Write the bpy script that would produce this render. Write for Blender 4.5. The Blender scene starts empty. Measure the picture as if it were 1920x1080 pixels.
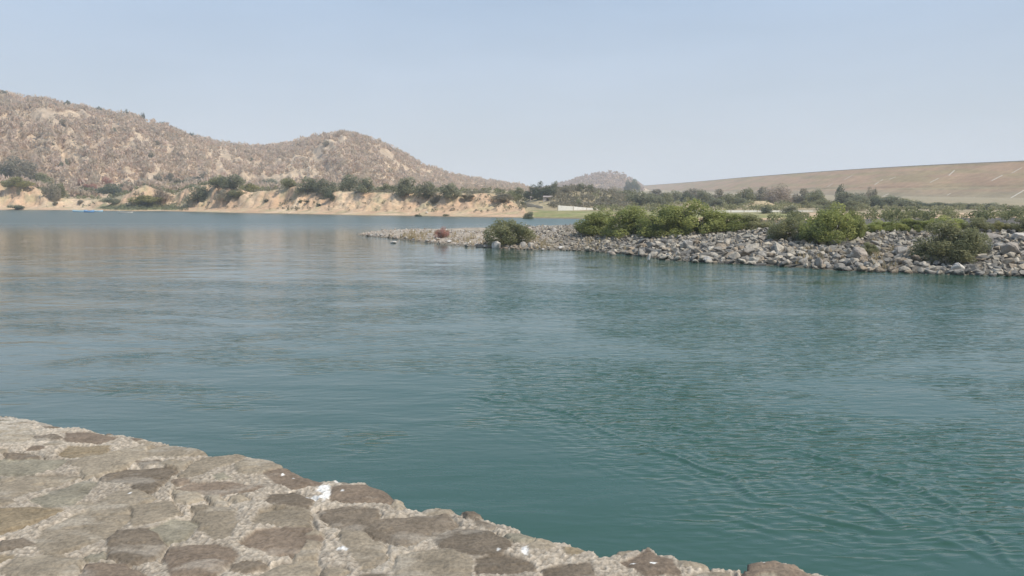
import bpy, bmesh, math, random
import numpy as np
R = math.radians
rng = np.random.default_rng(7)
random.seed(7)

# ------------------------------------------------------------------ camera, sky, sun, exposure
F = 1500.0                      # focal length in pixels of a 1920 px wide picture
PITCH = math.atan((540 - 368) / F)
CAM_Z = 5.0
S = bpy.context.scene
cam_d = bpy.data.cameras.new("camera")
cam = bpy.data.objects.new("camera", cam_d)
S.collection.objects.link(cam)
cam_d.sensor_width = 36.0
cam_d.lens = 36.0 * F / 1920.0
cam_d.clip_start = 0.1
cam_d.clip_end = 30000
cam.location = (0, 0, CAM_Z)
cam.rotation_euler = (math.pi / 2 - PITCH, 0, 0)
S.camera = cam

SUN_EL, SUN_AZ = R(54), R(118)      # azimuth measured from straight ahead (+Y) towards the right (+X)
world = bpy.data.worlds.new("World")
S.world = world
world.use_nodes = True
wn, wl = world.node_tree.nodes, world.node_tree.links
wn.clear()
w_out = wn.new("ShaderNodeOutputWorld")
w_bg = wn.new("ShaderNodeBackground")
w_sky = wn.new("ShaderNodeTexSky")
w_sky.sky_type = 'NISHITA'
w_sky.sun_disc = False
w_sky.sun_elevation = SUN_EL
w_sky.sun_rotation = SUN_AZ
w_sky.altitude = 0
w_sky.air_density = 1.0
w_sky.dust_density = 2.2
w_sky.ozone_density = 1.0
# thin dusty veil over the blue: a little desaturation with faint streaks of high cloud
w_tc = wn.new("ShaderNodeTexCoord")
w_mp = wn.new("ShaderNodeMapping")
w_mp.inputs['Scale'].default_value = (1.2, 1.2, 5.0)
w_nz = wn.new("ShaderNodeTexNoise")
w_nz.inputs['Scale'].default_value = 2.2
w_nz.inputs['Detail'].default_value = 5
w_rm = wn.new("ShaderNodeMapRange")
w_rm.inputs['From Min'].default_value = 0.35
w_rm.inputs['From Max'].default_value = 0.7
w_rm.inputs['To Min'].default_value = 0.70
w_rm.inputs['To Max'].default_value = 0.93
w_mix = wn.new("ShaderNodeMix")
w_mix.data_type = 'RGBA'
w_sep = wn.new("ShaderNodeSeparateXYZ")
w_el = wn.new("ShaderNodeMapRange")
w_el.inputs['From Min'].default_value = 0.02
w_el.inputs['From Max'].default_value = 0.34
w_veil = wn.new("ShaderNodeMix")
w_veil.data_type = 'RGBA'
w_veil.inputs['A'].default_value = (6.4, 6.95, 7.55, 1)
w_veil.inputs['B'].default_value = (3.5, 5.35, 8.0, 1)
wl.new(w_tc.outputs['Generated'], w_sep.inputs['Vector'])
wl.new(w_sep.outputs['Z'], w_el.inputs['Value'])
wl.new(w_el.outputs['Result'], w_veil.inputs['Factor'])
wl.new(w_veil.outputs['Result'], w_mix.inputs['B'])
wl.new(w_tc.outputs['Generated'], w_mp.inputs['Vector'])
wl.new(w_mp.outputs['Vector'], w_nz.inputs['Vector'])
wl.new(w_nz.outputs['Fac'], w_rm.inputs['Value'])
wl.new(w_rm.outputs['Result'], w_mix.inputs['Factor'])
wl.new(w_sky.outputs['Color'], w_mix.inputs['A'])
wl.new(w_mix.outputs['Result'], w_bg.inputs['Color'])
w_bg.inputs['Strength'].default_value = 0.104
wl.new(w_bg.outputs['Background'], w_out.inputs['Surface'])

sun_d = bpy.data.lights.new("sun", 'SUN')
sun_d.energy = 4.2
sun_d.angle = R(0.6)
sun_d.color = (1.0, 0.93, 0.82)
sun = bpy.data.objects.new("sun", sun_d)
S.collection.objects.link(sun)
sun.rotation_euler = (math.pi / 2 - SUN_EL, 0, math.pi - SUN_AZ)
sun.location = (60, 80, 120)

S.view_settings.view_transform = 'Standard'
S.view_settings.look = 'None'
S.view_settings.gamma = 1
S.view_settings.exposure = 0.0
S.render.engine = 'CYCLES'
S.cycles.max_bounces = 6
S.cycles.volume_bounces = 1
S.cycles.transparent_max_bounces = 8

# ------------------------------------------------------------------ helpers
def E(v):                       # height over distance for picture row v
    y = (540 - np.asarray(v, float)) / F
    return (y * math.cos(PITCH) - math.sin(PITCH)) / (math.cos(PITCH) + y * math.sin(PITCH))
def TX(u, v=390):               # sideways over distance for picture column u
    y = (540 - np.asarray(v, float)) / F
    return (np.asarray(u, float) - 960) / F / (math.cos(PITCH) + y * math.sin(PITCH))
def U_of(t, v=390):
    y = (540 - v) / F
    return 960 + t * F * (math.cos(PITCH) + y * math.sin(PITCH))
def on_plane(u, v, z=0.0):
    Y = (z - CAM_Z) / E(v)
    return np.stack([TX(u, v) * Y, Y], -1)
def Yw_of(v):                   # distance of the water seen at row v
    return -CAM_Z / E(v)

def _hash(ix, iy, seed):
    h = (ix.astype(np.int64) * 374761393 + iy.astype(np.int64) * 668265263 + seed * 1442695041) & 0xffffffff
    h = ((h ^ (h >> 13)) * 1274126177) & 0xffffffff
    h = ((h ^ (h >> 16)) * 2246822519) & 0xffffffff
    return (h ^ (h >> 15)) & 0xffffffff
def noise(x, y, seed=0):        # gradient noise, about -1..1
    x = np.asarray(x, float); y = np.asarray(y, float)
    x0 = np.floor(x); y0 = np.floor(y)
    fx = x - x0; fy = y - y0
    sx = fx * fx * fx * (fx * (fx * 6 - 15) + 10); sy = fy * fy * fy * (fy * (fy * 6 - 15) + 10)
    def g(dx, dy):
        a = _hash(x0 + dx, y0 + dy, seed) * (2 * math.pi / 4294967296.0)
        return np.cos(a) * (fx - dx) + np.sin(a) * (fy - dy)
    a = g(0, 0); b = g(1, 0); c = g(0, 1); d = g(1, 1)
    return 1.5 * (a + sx * (b - a) + sy * (c - a + sx * (a - b - c + d)))
def fbm(x, y, octaves=4, seed=0, gain=0.5, lac=2.03):
    s = 0; a = 1; n = 0
    for k in range(octaves):
        s = s + a * noise(x, y, seed + k * 17); n += a
        x = x * lac + 13.7; y = y * lac + 7.1; a *= gain
    return s / n
def ridged(x, y, octaves=4, seed=0):
    s = 0; a = 1; n = 0
    for k in range(octaves):
        s = s + a * (1 - 2 * np.abs(noise(x, y, seed + k * 17))); n += a
        x = x * 2.07 + 3.7; y = y * 2.07 + 9.1; a *= 0.5
    return s / n
def sst(a, b, x):
    t = np.clip((x - a) / (b - a), 0, 1)
    return t * t * (3 - 2 * t)
def ip(x, pts):
    return np.interp(x, [p[0] for p in pts], [p[1] for p in pts])

def mesh(name, verts, faces, mats=(), smooth=False, attrs=None, mat_idx=None):
    verts = np.ascontiguousarray(verts, dtype=np.float32)
    faces = np.ascontiguousarray(faces, dtype=np.int32)
    k = faces.shape[1]
    me = bpy.data.meshes.new(name)
    me.vertices.add(len(verts)); me.vertices.foreach_set('co', verts.ravel())
    me.loops.add(faces.size); me.loops.foreach_set('vertex_index', faces.ravel())
    me.polygons.add(len(faces))
    me.polygons.foreach_set('loop_start', np.arange(0, faces.size, k, dtype=np.int32))
    me.polygons.foreach_set('loop_total', np.full(len(faces), k, dtype=np.int32))
    me.polygons.foreach_set('use_smooth', np.full(len(faces), smooth, dtype=bool))
    for m in mats: me.materials.append(m)
    if mat_idx is not None: me.polygons.foreach_set('material_index', np.ascontiguousarray(mat_idx, dtype=np.int32))
    for n, a in (attrs or {}).items():
        a = np.asarray(a, dtype=np.float32)
        if a.ndim == 1:
            at = me.attributes.new(n, 'FLOAT', 'POINT'); at.data.foreach_set('value', np.ascontiguousarray(a))
        else:
            if a.shape[1] == 3: a = np.concatenate([a, np.ones((len(a), 1), np.float32)], 1)
            at = me.attributes.new(n, 'FLOAT_COLOR', 'POINT'); at.data.foreach_set('color', np.ascontiguousarray(a).ravel())
    me.update(calc_edges=True)
    return me
def link(name, me, parent=None, loc=None, **props):
    o = bpy.data.objects.new(name, me)
    S.collection.objects.link(o)
    if parent is not None: o.parent = parent
    if loc is not None: o.location = loc
    for k, v in props.items():
        if v is not None: o[k] = v
    return o
def grid_faces(nr, nc):
    i = np.arange(nr * nc).reshape(nr, nc)
    return np.stack([i[:-1, :-1], i[:-1, 1:], i[1:, 1:], i[1:, :-1]], -1).reshape(-1, 4)

# ------------------------------------------------------------------ materials
def mat(name):
    m = bpy.data.materials.new(name); m.use_nodes = True
    nt = m.node_tree; b = nt.nodes['Principled BSDF']
    return m, nt, b
def N(nt, kind, **kw):
    n = nt.nodes.new(kind)
    for k, v in kw.items():
        if k.startswith('i_'):
            n.inputs[k[2:].replace('_', ' ')].default_value = v
        else: setattr(n, k, v)
    return n
def attr(nt, name):
    return N(nt, 'ShaderNodeAttribute', attribute_name=name)
def mathn(nt, op, a, b=None, c=None):
    n = N(nt, 'ShaderNodeMath', operation=op)
    for i, x in enumerate((a, b, c)):
        if x is None: continue
        if isinstance(x, (int, float)): n.inputs[i].default_value = x
        else: nt.links.new(x, n.inputs[i])
    return n.outputs[0]
def tinted(nt, col_socket, scale, lo, hi, detail=5, coord='Object', rough=0.6, stretch=None):
    tc = N(nt, 'ShaderNodeTexCoord')
    src = tc.outputs[coord]
    if stretch:
        mp = N(nt, 'ShaderNodeMapping'); mp.inputs['Scale'].default_value = stretch
        nt.links.new(src, mp.inputs['Vector']); src = mp.outputs['Vector']
    nz = N(nt, 'ShaderNodeTexNoise'); nz.inputs['Scale'].default_value = scale; nz.inputs['Detail'].default_value = detail
    nz.inputs['Roughness'].default_value = rough
    nt.links.new(src, nz.inputs['Vector'])
    mr = N(nt, 'ShaderNodeMapRange'); mr.inputs['From Min'].default_value = 0.3; mr.inputs['From Max'].default_value = 0.7
    mr.inputs['To Min'].default_value = lo; mr.inputs['To Max'].default_value = hi
    nt.links.new(nz.outputs['Fac'], mr.inputs['Value'])
    vm = N(nt, 'ShaderNodeVectorMath', operation='SCALE')
    nt.links.new(col_socket, vm.inputs[0]); nt.links.new(mr.outputs['Result'], vm.inputs['Scale'])
    return vm.outputs[0], nz.outputs['Fac']
def rgb(nt, c):
    n = N(nt, 'ShaderNodeRGB'); n.outputs[0].default_value = (*c, 1); return n.outputs[0]
def bump(nt, b, h, strength, dist):
    n = N(nt, 'ShaderNodeBump'); n.inputs['Strength'].default_value = strength; n.inputs['Distance'].default_value = dist
    nt.links.new(h, n.inputs['Height']); nt.links.new(n.outputs['Normal'], b.inputs['Normal']); return n

def soil_mat(name, s1, s2, bd, lo=0.78, hi=1.22):
    m, nt, b = mat(name)
    a = attr(nt, 'tint')
    c1, f1 = tinted(nt, a.outputs['Color'], s1, lo, hi, 6)
    c2, f2 = tinted(nt, c1, s2, 0.85, 1.15, 4)
    nt.links.new(c2, b.inputs['Base Color'])
    b.inputs['Roughness'].default_value = 0.95; b.inputs['Specular IOR Level'].default_value = 0.1
    bump(nt, b, f1, 0.8, bd)
    return m
M_ground = soil_mat('bank_soil', 0.9, 0.18, 0.35)
M_hill = soil_mat('hill_soil', 0.16, 0.03, 2.5, 0.72, 1.25)
M_dam = soil_mat('dam_grass', 0.25, 0.05, 0.5, 0.85, 1.12)

def leaf_mat(name, col, var=0.35, trans=0.5, rough=0.6):
    m, nt, b = mat(name)
    a = attr(nt, 'shade')
    oi = N(nt, 'ShaderNodeObjectInfo')
    k = mathn(nt, 'MULTIPLY_ADD', a.outputs['Fac'], var * 2, 1 - var)
    k2 = mathn(nt, 'MULTIPLY_ADD', oi.outputs['Random'], 0.3, 0.85)
    k3 = mathn(nt, 'MULTIPLY', k, k2)
    hs = N(nt, 'ShaderNodeHueSaturation')
    hs.inputs['Color'].default_value = (*col, 1)
    hu = mathn(nt, 'MULTIPLY_ADD', a.outputs['Fac'], -0.035, 0.515)
    nt.links.new(hu, hs.inputs['Hue']); nt.links.new(k3, hs.inputs['Value'])
    nt.links.new(hs.outputs['Color'], b.inputs['Base Color'])
    b.inputs['Roughness'].default_value = rough; b.inputs['Specular IOR Level'].default_value = 0.25
    tr = N(nt, 'ShaderNodeBsdfTranslucent'); nt.links.new(hs.outputs['Color'], tr.inputs['Color'])
    mx = N(nt, 'ShaderNodeMixShader'); mx.inputs['Fac'].default_value = trans
    nt.links.new(b.outputs[0], mx.inputs[1]); nt.links.new(tr.outputs[0], mx.inputs[2])
    nt.links.new(mx.outputs[0], nt.nodes['Material Output'].inputs['Surface'])
    return m
M_leaf = {
    'green':  leaf_mat('leaf_green', (0.31, 0.335, 0.11)),
    'dark':   leaf_mat('leaf_dark', (0.14, 0.16, 0.10)),
    'olive':  leaf_mat('leaf_olive', (0.27, 0.27, 0.135)),
    'grey':   leaf_mat('leaf_grey', (0.30, 0.27, 0.19)),
    'yellow': leaf_mat('leaf_yellow', (0.33, 0.31, 0.12)),
    'dry':    leaf_mat('twigs_dry', (0.34, 0.27, 0.20), trans=0.25),
    'pink':   leaf_mat('twigs_pink', (0.42, 0.22, 0.16), trans=0.3),
    'straw':  leaf_mat('straw', (0.44, 0.35, 0.19), trans=0.2),
    'sage':   leaf_mat('leaf_sage', (0.265, 0.27, 0.17)),
}
M_bark, _nt, _b = mat('bark')
_c, _f = tinted(_nt, rgb(_nt, (0.13, 0.10, 0.075)), 4.0, 0.6, 1.3)
_nt.links.new(_c, _b.inputs['Base Color']); _b.inputs['Roughness'].default_value = 0.9; bump(_nt, _b, _f, 0.6, 0.03)

def wet(nt, col):
    g = N(nt, 'ShaderNodeNewGeometry'); sp = N(nt, 'ShaderNodeSeparateXYZ'); nt.links.new(g.outputs['Position'], sp.inputs[0])
    mr = N(nt, 'ShaderNodeMapRange'); mr.inputs['From Min'].default_value = 0.06; mr.inputs['From Max'].default_value = 0.20
    mr.inputs['To Min'].default_value = 0.38; mr.inputs['To Max'].default_value = 1.0
    nt.links.new(sp.outputs['Z'], mr.inputs['Value'])
    vm = N(nt, 'ShaderNodeVectorMath', operation='SCALE'); nt.links.new(col, vm.inputs[0]); nt.links.new(mr.outputs['Result'], vm.inputs['Scale'])
    return vm.outputs[0]
def rock_mat(name, attr_name=None, col=(0.27, 0.255, 0.235)):
    m, nt, b = mat(name)
    if attr_name:
        src = attr(nt, attr_name).outputs['Color']
    else:
        oi = N(nt, 'ShaderNodeObjectInfo')
        cr = N(nt, 'ShaderNodeValToRGB')
        e = cr.color_ramp.elements
        e[0].position = 0.0; e[0].color = (0.24, 0.225, 0.205, 1)
        e[1].position = 1.0; e[1].color = (0.55, 0.50, 0.43, 1)
        for p, c in ((0.3, (0.38, 0.355, 0.32, 1)), (0.55, (0.43, 0.375, 0.305, 1)), (0.75, (0.33, 0.315, 0.295, 1))):
            x = e.new(p); x.color = c
        nt.links.new(oi.outputs['Random'], cr.inputs['Fac']); src = cr.outputs['Color']
    c, f = tinted(nt, src, 3.0, 0.60, 1.3, 7)
    nt.links.new(wet(nt, c), b.inputs['Base Color']); b.inputs['Roughness'].default_value = 0.85
    b.inputs['Specular IOR Level'].default_value = 0.2
    bump(nt, b, f, 0.7, 0.06)
    return m
M_rock = rock_mat('boulder_rock')
M_rub = rock_mat('rubble_rock', 'tint')

# ------------------------------------------------------------------ the lie of the land
VW = [(-400, 392), (0, 394), (150, 394.5), (250, 396.5), (300, 396), (400, 398.5), (500, 400.5), (700, 404.5), (970, 408.5), (1090, 410.5), (1200, 412), (1400, 414)]
VT = [(-400, 336), (0, 343), (60, 348), (95, 362), (125, 372), (170, 374), (215, 374), (245, 362), (275, 346), (300, 356), (330, 366), (350, 354), (400, 344), (440, 350), (470, 360),
      (510, 358), (560, 349), (600, 362), (650, 358), (700, 360), (760, 362), (820, 363), (880, 364), (925, 364), (950, 372), (975, 386), (990, 394), (1100, 398), (1250, 400), (3000, 400)]
def h_bank(u, Y, X):
    yw = Yw_of(ip(u, VW)) + 2.0 * noise(X / 17, Y * 0 + 3.1, 5)
    zt = CAM_Z + (yw + 30) * E(ip(u, VT) + 2)
    zt = np.maximum(zt, 0.9)
    d = Y - yw
    gul = fbm(X / 5.0, Y / 9.0, 4, 31)
    d2 = d + gul * 7 * sst(4, 14, d) + 2.0 * noise(X / 3.0, Y / 3.0, 8) * sst(4, 12, d)
    cliff = (u < 985)
    z_beach = 0.06 * d + 0.045 * np.clip(d - 4, 0, 12)
    z = np.where(cliff, z_beach + (zt - 1.7) * sst(12, 27, d2) * sst(1000, 960, u), z_beach * 0.5)
    # undercut shelves
    z = z + 0.5 * np.tanh(4 * noise(X / 9, Y / 2.5, 77)) * sst(5, 12, d) * sst(30, 18, d) * cliff * 0.35
    z = np.where(d > 26, np.minimum(z, zt + (d - 26) * 0.012), z)
    z = z + 0.55 * fbm(X / 6, Y / 6, 4, 12) * sst(10, 40, d) * sst(1100, 950, u)
    return np.where(d < -6, -1.5, z)
SF = [(640, 441.5), (672, 441.5), (700, 444), (760, 450), (800, 455), (850, 460), (900, 463.5), (960, 467), (1000, 468), (1100, 471), (1150, 474), (1200, 480), (1250, 487), (1300, 491), (1400, 495), (1500, 501), (1600, 508), (1750, 513), (1920, 517), (2400, 522)]
def h_spit(u, Y, X):
    yf = Yw_of(ip(u, SF)) + 0.8 * fbm(X / 4, Y * 0, 3, 3)
    zt = ip(u, [(660, 0.1), (720, 0.55), (900, 0.75), (1050, 0.95), (1150, 1.3), (1300, 1.55), (1500, 1.9), (1700, 2.2), (1920, 2.3), (3000, 2.3)])
    yb = ip(u, [(660, 104), (675, 106), (750, 110), (900, 112), (1000, 113), (1085, 118), (1110, 135), (1150, 170), (1250, 400), (1300, 5000), (9000, 5000)])
    run = ip(u, [(660, 4), (900, 12), (1150, 16), (1500, 17), (1920, 18)])
    d = Y - yf
    z = -1.5 + 1.5 * sst(-3, 0, d) + zt * np.clip(d / run, 0, 1) ** 0.85
    z = z + 0.22 * fbm(X / 2.5, Y / 2.5, 4, 44) * sst(1, 5, d) * sst(660, 1000, u)
    z = np.where(u > 1180, z - (zt - 0.45) * sst(88, 175, Y), z)
    z = np.minimum(z, np.clip((yb - Y) * 0.25, -1.5, 50) + 0)
    z = np.where(u < 668, -1.5, z)
    return z
def h_mound(u, Y, X):
    vt = ip(u, [(940, 400), (970, 384), (1000, 371), (1030, 362), (1060, 356), (1100, 356), (1140, 364), (1190, 376), (1260, 395), (1300, 420), (9000, 420)])
    zt = CAM_Z + 300 * E(vt)
    a = zt * sst(236, 300, Y + 8 * fbm(X / 9, Y / 9, 3, 9)) * sst(420, 310, Y)
    def m(uc, vc, hw, Yc):
        zc = CAM_Z + Yc * E(vc)
        q = ((u - uc) / hw) ** 2 + ((Y - Yc) / 11.0) ** 2
        return zc * np.exp(-q * 1.1) * (1 + 0.16 * fbm(X / 3, Y / 3, 3, 19)) 
    b = np.maximum(m(1293, 378, 42, 228), m(1425, 377, 50, 240))
    b = np.maximum(b, m(1490, 386, 30, 236))
    return np.where(np.maximum(a, b) < 0.3, -1.5, np.maximum(a, b) + 0.4 * fbm(X / 5, Y / 5, 4, 23))
def h_base(u, Y, X):            # plain behind the river
    z = 0.6 + 0.010 * (Y - 200) * np.where(u > 1200, 0.35, 1.0) + 0.5 * fbm(X / 25, Y / 25, 4, 61)
    z = np.minimum(z, 8 + 0 * Y)
    return np.where(Y > Yw_of(ip(u, VW)) + 30, z, -1.5)
def h_ground(u, Y, X):
    z = np.maximum(h_bank(u, Y, X), h_spit(u, Y, X))
    z = np.maximum(z, h_mound(u, Y, X))
    return np.maximum(z, h_base(u, Y, X))
CREST = [(-700, 150), (-300, 160), (0, 178), (50, 186), (100, 194), (150, 204), (200, 212), (235, 218), (265, 223), (300, 234), (330, 247), (365, 260), (400, 268), (450, 276), (500, 279), (540, 275),
         (570, 266), (610, 257), (650, 253), (690, 262), (730, 278), (765, 296), (800, 314), (840, 329), (880, 337), (920, 342), (965, 349), (1000, 357), (1040, 366), (1090, 372), (9000, 380)]
YC = [(-700, 560), (0, 600), (300, 640), (480, 760), (560, 720), (650, 700), (750, 740), (850, 860), (1000, 1000), (1100, 1050)]
def h_hill(u, Y, X):
    yc = ip(u, YC); yf = ip(u, [(-400, 352), (0, 352), (300, 400), (480, 430), (650, 430), (900, 520), (1100, 600)])
    zc = CAM_Z + yc * E(ip(u, CREST) + 2.2 * fbm(u / 22, u * 0 + 2.2, 4, 90)); z0 = 4.0
    s = (Y - yf) / (yc - yf)
    wob = fbm(u / 120, Y / 160, 3, 91) * 0.13
    s2 = np.clip(s + wob * sst(0.0, 0.3, s) * sst(1, 0.75, s), 0, 1)
    prof = 0.10 * s2 + 0.90 * (s2 ** 1.35) * (1.0 + 0.3 * (1 - s2))
    z = z0 + (zc - z0) * np.clip(prof, 0, 1.0)
    g = ridged((u + 0.25 * (Y - 400)) / 75, Y / 260, 4, 71)
    z = z + g * 10.5 * sst(0.02, 0.25, s) * sst(1.0, 0.7, s) * np.clip(zc / 60, 0.1, 1)
    z = z + 1.6 * fbm(X / 14, Y / 14, 4, 72) * sst(0, 0.1, s) * sst(1.02, 0.9, s)
    z = np.where(s > 1, zc - (Y - yc) * 0.16 - 0.0004 * (Y - yc) ** 2, z)
    return np.where((s < -0.02) | (z < -5), -5, z)
def h_far(u, Y, X):
    yc = 1350 + 0 * u
    vc = ip(u, [(950, 385), (1000, 362), (1030, 354), (1060, 344), (1090, 334), (1120, 327), (1145, 325.5), (1168, 330), (1190, 344), (1215, 356), (1260, 372), (9000, 400)])
    zc = CAM_Z + yc * E(vc)
    s = np.clip((Y - 950) / 400, 0, 1)
    z = zc * s ** 1.2 + 4 * ridged(X / 70, Y / 120, 3, 55) * s * (1 - s) * 2
    z = np.where(Y > yc, zc - (Y - yc) * 0.2, z)
    return np.where((z < 1) | (Y < 950), -5, z)
def project(x, y, z):
    c, s = math.cos(PITCH), math.sin(PITCH)
    dz = z - CAM_Z
    dep = y * c - dz * s; up = y * s + dz * c
    return 960 + F * x / dep, 540 - F * up / dep
def land(x, y):                 # height of the solid ground at a world point
    x = np.asarray(x, float); y = np.asarray(y, float)
    u = U_of(x / y)
    return np.maximum(np.maximum(h_ground(u, y, x), h_hill(u, y, x)), h_far(u, y, x))
_YS = np.exp(np.linspace(math.log(45), math.log(1500), 5000))
def hit(u, v, ymin=45, fallback=None):
    t = float(TX(u, v)); ys = _YS[_YS > ymin]
    z = land(t * ys, ys)
    e = (z - CAM_Z) / ys
    k = np.argmax(e >= E(v)) if (e >= E(v)).any() else None
    if k is None:
        k = np.argmin(np.abs(ys - (fallback or 300)))
    return t * ys[k], ys[k], z[k]

# ------------------------------------------------------------------ ground sheets
def fan(tcols, yrows, hf, name, material, tintf, cull=None):
    t, Y = np.meshgrid(tcols, yrows)
    X = t * Y; u = U_of(t)
    z = hf(u, Y, X)
    v = np.stack([X, Y, z], -1).reshape(-1, 3)
    f = grid_faces(len(yrows), len(tcols))
    col = tintf(u, Y, X, z).reshape(-1, 3)
    if cull is not None:
        keep = (z.ravel()[f] > cull).any(1)
        f = f[keep]
        used = np.zeros(len(v), bool); used[f.ravel()] = True
        re = np.cumsum(used) - 1
        v = v[used]; col = col[used]; f = re[f]
    return link(name, mesh(name, v, f, [material], True, {'tint': col}), kind='structure')
TC = np.concatenate([np.linspace(-2.2, -0.72, 260)[:-1], np.linspace(-0.72, 0.72, 1250), np.linspace(0.72, 2.2, 160)[1:]])
def lerp(a, b, k): return a + (b - a) * k[..., None]
def C(*c): return np.array(c, float)
def tint_ground(u, Y, X, z):
    clay, pale, straw = C(0.52, 0.355, 0.23), C(0.57, 0.43, 0.29), C(0.40, 0.335, 0.20)
    col = np.broadcast_to(clay, u.shape + (3,)).copy()
    n1 = fbm(X / 12, Y / 20, 4, 101); n2 = fbm(X / 5, Y / 5, 4, 102)
    col = lerp(col, np.broadcast_to(pale, col.shape), sst(-0.1, 0.35, n1))
    col = lerp(col, np.broadcast_to(straw, col.shape), sst(-0.1, 0.4, n2) * 0.75)
    d = Y - Yw_of(ip(u, VW))
    # damp dark strip at the waterline
    # plateau: dry olive grass
    top = sst(23, 35, d + 9 * n2)
    col = lerp(col, np.broadcast_to(C(0.27, 0.235, 0.14), col.shape), top * 0.75)
    # green flats: by the inlet and below the small mounds at left
    g1 = sst(980, 1000, u + 40 * n1) * sst(0, 4, d) * sst(48, 30, d) * (u < 1500)
    col = lerp(col, np.broadcast_to(C(0.19, 0.215, 0.075), col.shape), g1 * (0.75 + 0.25 * n2))
    g2 = sst(170, 200, u) * sst(350, 325, u) * sst(3, 8, d) * sst(19, 13, d)
    col = lerp(col, np.broadcast_to(C(0.155, 0.17, 0.075), col.shape), g2 * 0.9)
    # the right-hand plain: grey green scrub soil
    g3 = sst(1180, 1300, u) * sst(175, 230, Y)
    col = lerp(col, np.broadcast_to(C(0.30, 0.25, 0.165), col.shape), g3 * 0.8)
    mnd = np.maximum(np.exp(-((u - 1293) / 50) ** 2 - ((Y - 226) / 12) ** 2), np.exp(-((u - 1440) / 60) ** 2 - ((Y - 238) / 12) ** 2))
    col = lerp(col, np.broadcast_to(C(0.42, 0.33, 0.20), col.shape), np.clip(mnd * 1.6, 0, 1))
    # the spit: grey brown gravel, rosier towards its tip, darkened rightwards as painted shade between boulders
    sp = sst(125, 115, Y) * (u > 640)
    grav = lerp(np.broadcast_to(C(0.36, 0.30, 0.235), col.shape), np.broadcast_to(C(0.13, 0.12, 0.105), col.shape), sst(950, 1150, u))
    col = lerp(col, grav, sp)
    col = lerp(col, np.broadcast_to(C(0.13, 0.115, 0.085), col.shape), sst(0.22, 0.02, z) * 0.75)
    return col
YR = np.concatenate([np.linspace(42, 125, 300)[:-1], np.linspace(125, 175, 40)[:-1], np.linspace(175, 330, 420)[:-1], np.exp(np.linspace(math.log(330), math.log(9000), 130))])
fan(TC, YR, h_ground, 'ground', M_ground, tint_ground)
def tint_hill(u, Y, X, z):
    a, b, c = C(0.52, 0.395, 0.27), C(0.45, 0.345, 0.245), C(0.55, 0.43, 0.30)
    n1 = fbm(u / 40, Y / 60, 5, 111); n2 = fbm(X / 9, Y / 9, 4, 112)
    col = lerp(np.broadcast_to(a, u.shape + (3,)), np.broadcast_to(b, u.shape + (3,)), sst(-0.25, 0.3, n1))
    return lerp(col, np.broadcast_to(c, col.shape), sst(0.12, 0.4, n2) * 0.4)
fan(np.linspace(-1.9, 0.16, 1150), np.concatenate([np.linspace(305, 900, 520)[:-1], np.linspace(900, 1500, 60)]), h_hill, 'hill', M_hill, tint_hill, cull=-4)
fan(np.linspace(-0.02, 0.25, 240), np.linspace(950, 1600, 160), h_far, 'hill', M_hill, tint_hill, cull=-4)

# ------------------------------------------------------------------ water
WT = np.concatenate([np.linspace(-2.4, -0.70, 70)[:-1], np.linspace(-0.70, 0.70, 1100), np.linspace(0.70, 2.4, 70)[1:]])
WY = np.concatenate([np.linspace(0.6, 8, 14)[:-1], np.exp(np.linspace(math.log(8), math.log(140), 1150))[:-1], np.exp(np.linspace(math.log(140), math.log(2200), 60))])
t_, Y_ = np.meshgrid(WT, WY); X_ = t_ * Y_
def poly_dist(px, py, pts):     # signed distance and arc position to a polyline
    best = np.full(px.shape, 1e9); sgn = np.zeros(px.shape); arc = np.zeros(px.shape); L = 0.0
    for (ax, ay), (bx, by) in zip(pts[:-1], pts[1:]):
        dx, dy = bx - ax, by - ay; l2 = dx * dx + dy * dy; l = math.sqrt(l2)
        k = np.clip(((px - ax) * dx + (py - ay) * dy) / l2, 0, 1)
        ex = px - ax - k * dx; ey = py - ay - k * dy
        d = np.hypot(ex, ey); m = d < best
        best = np.where(m, d, best); sgn = np.where(m, np.sign(ex * dy - ey * dx), sgn); arc = np.where(m, L + k * l, arc); L += l
    return best * sgn, arc, L
def wline(px):
    p = on_plane(np.array([a for a, b in px]), np.array([b for a, b in px]), 0.0)
    # smooth the corners
    for _ in range(2):
        q = [p[0]]
        for a, b in zip(p[:-1], p[1:]): q += [a * .75 + b * .25, a * .25 + b * .75]
        q.append(p[-1]); p = np.array(q)
    return p
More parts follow.
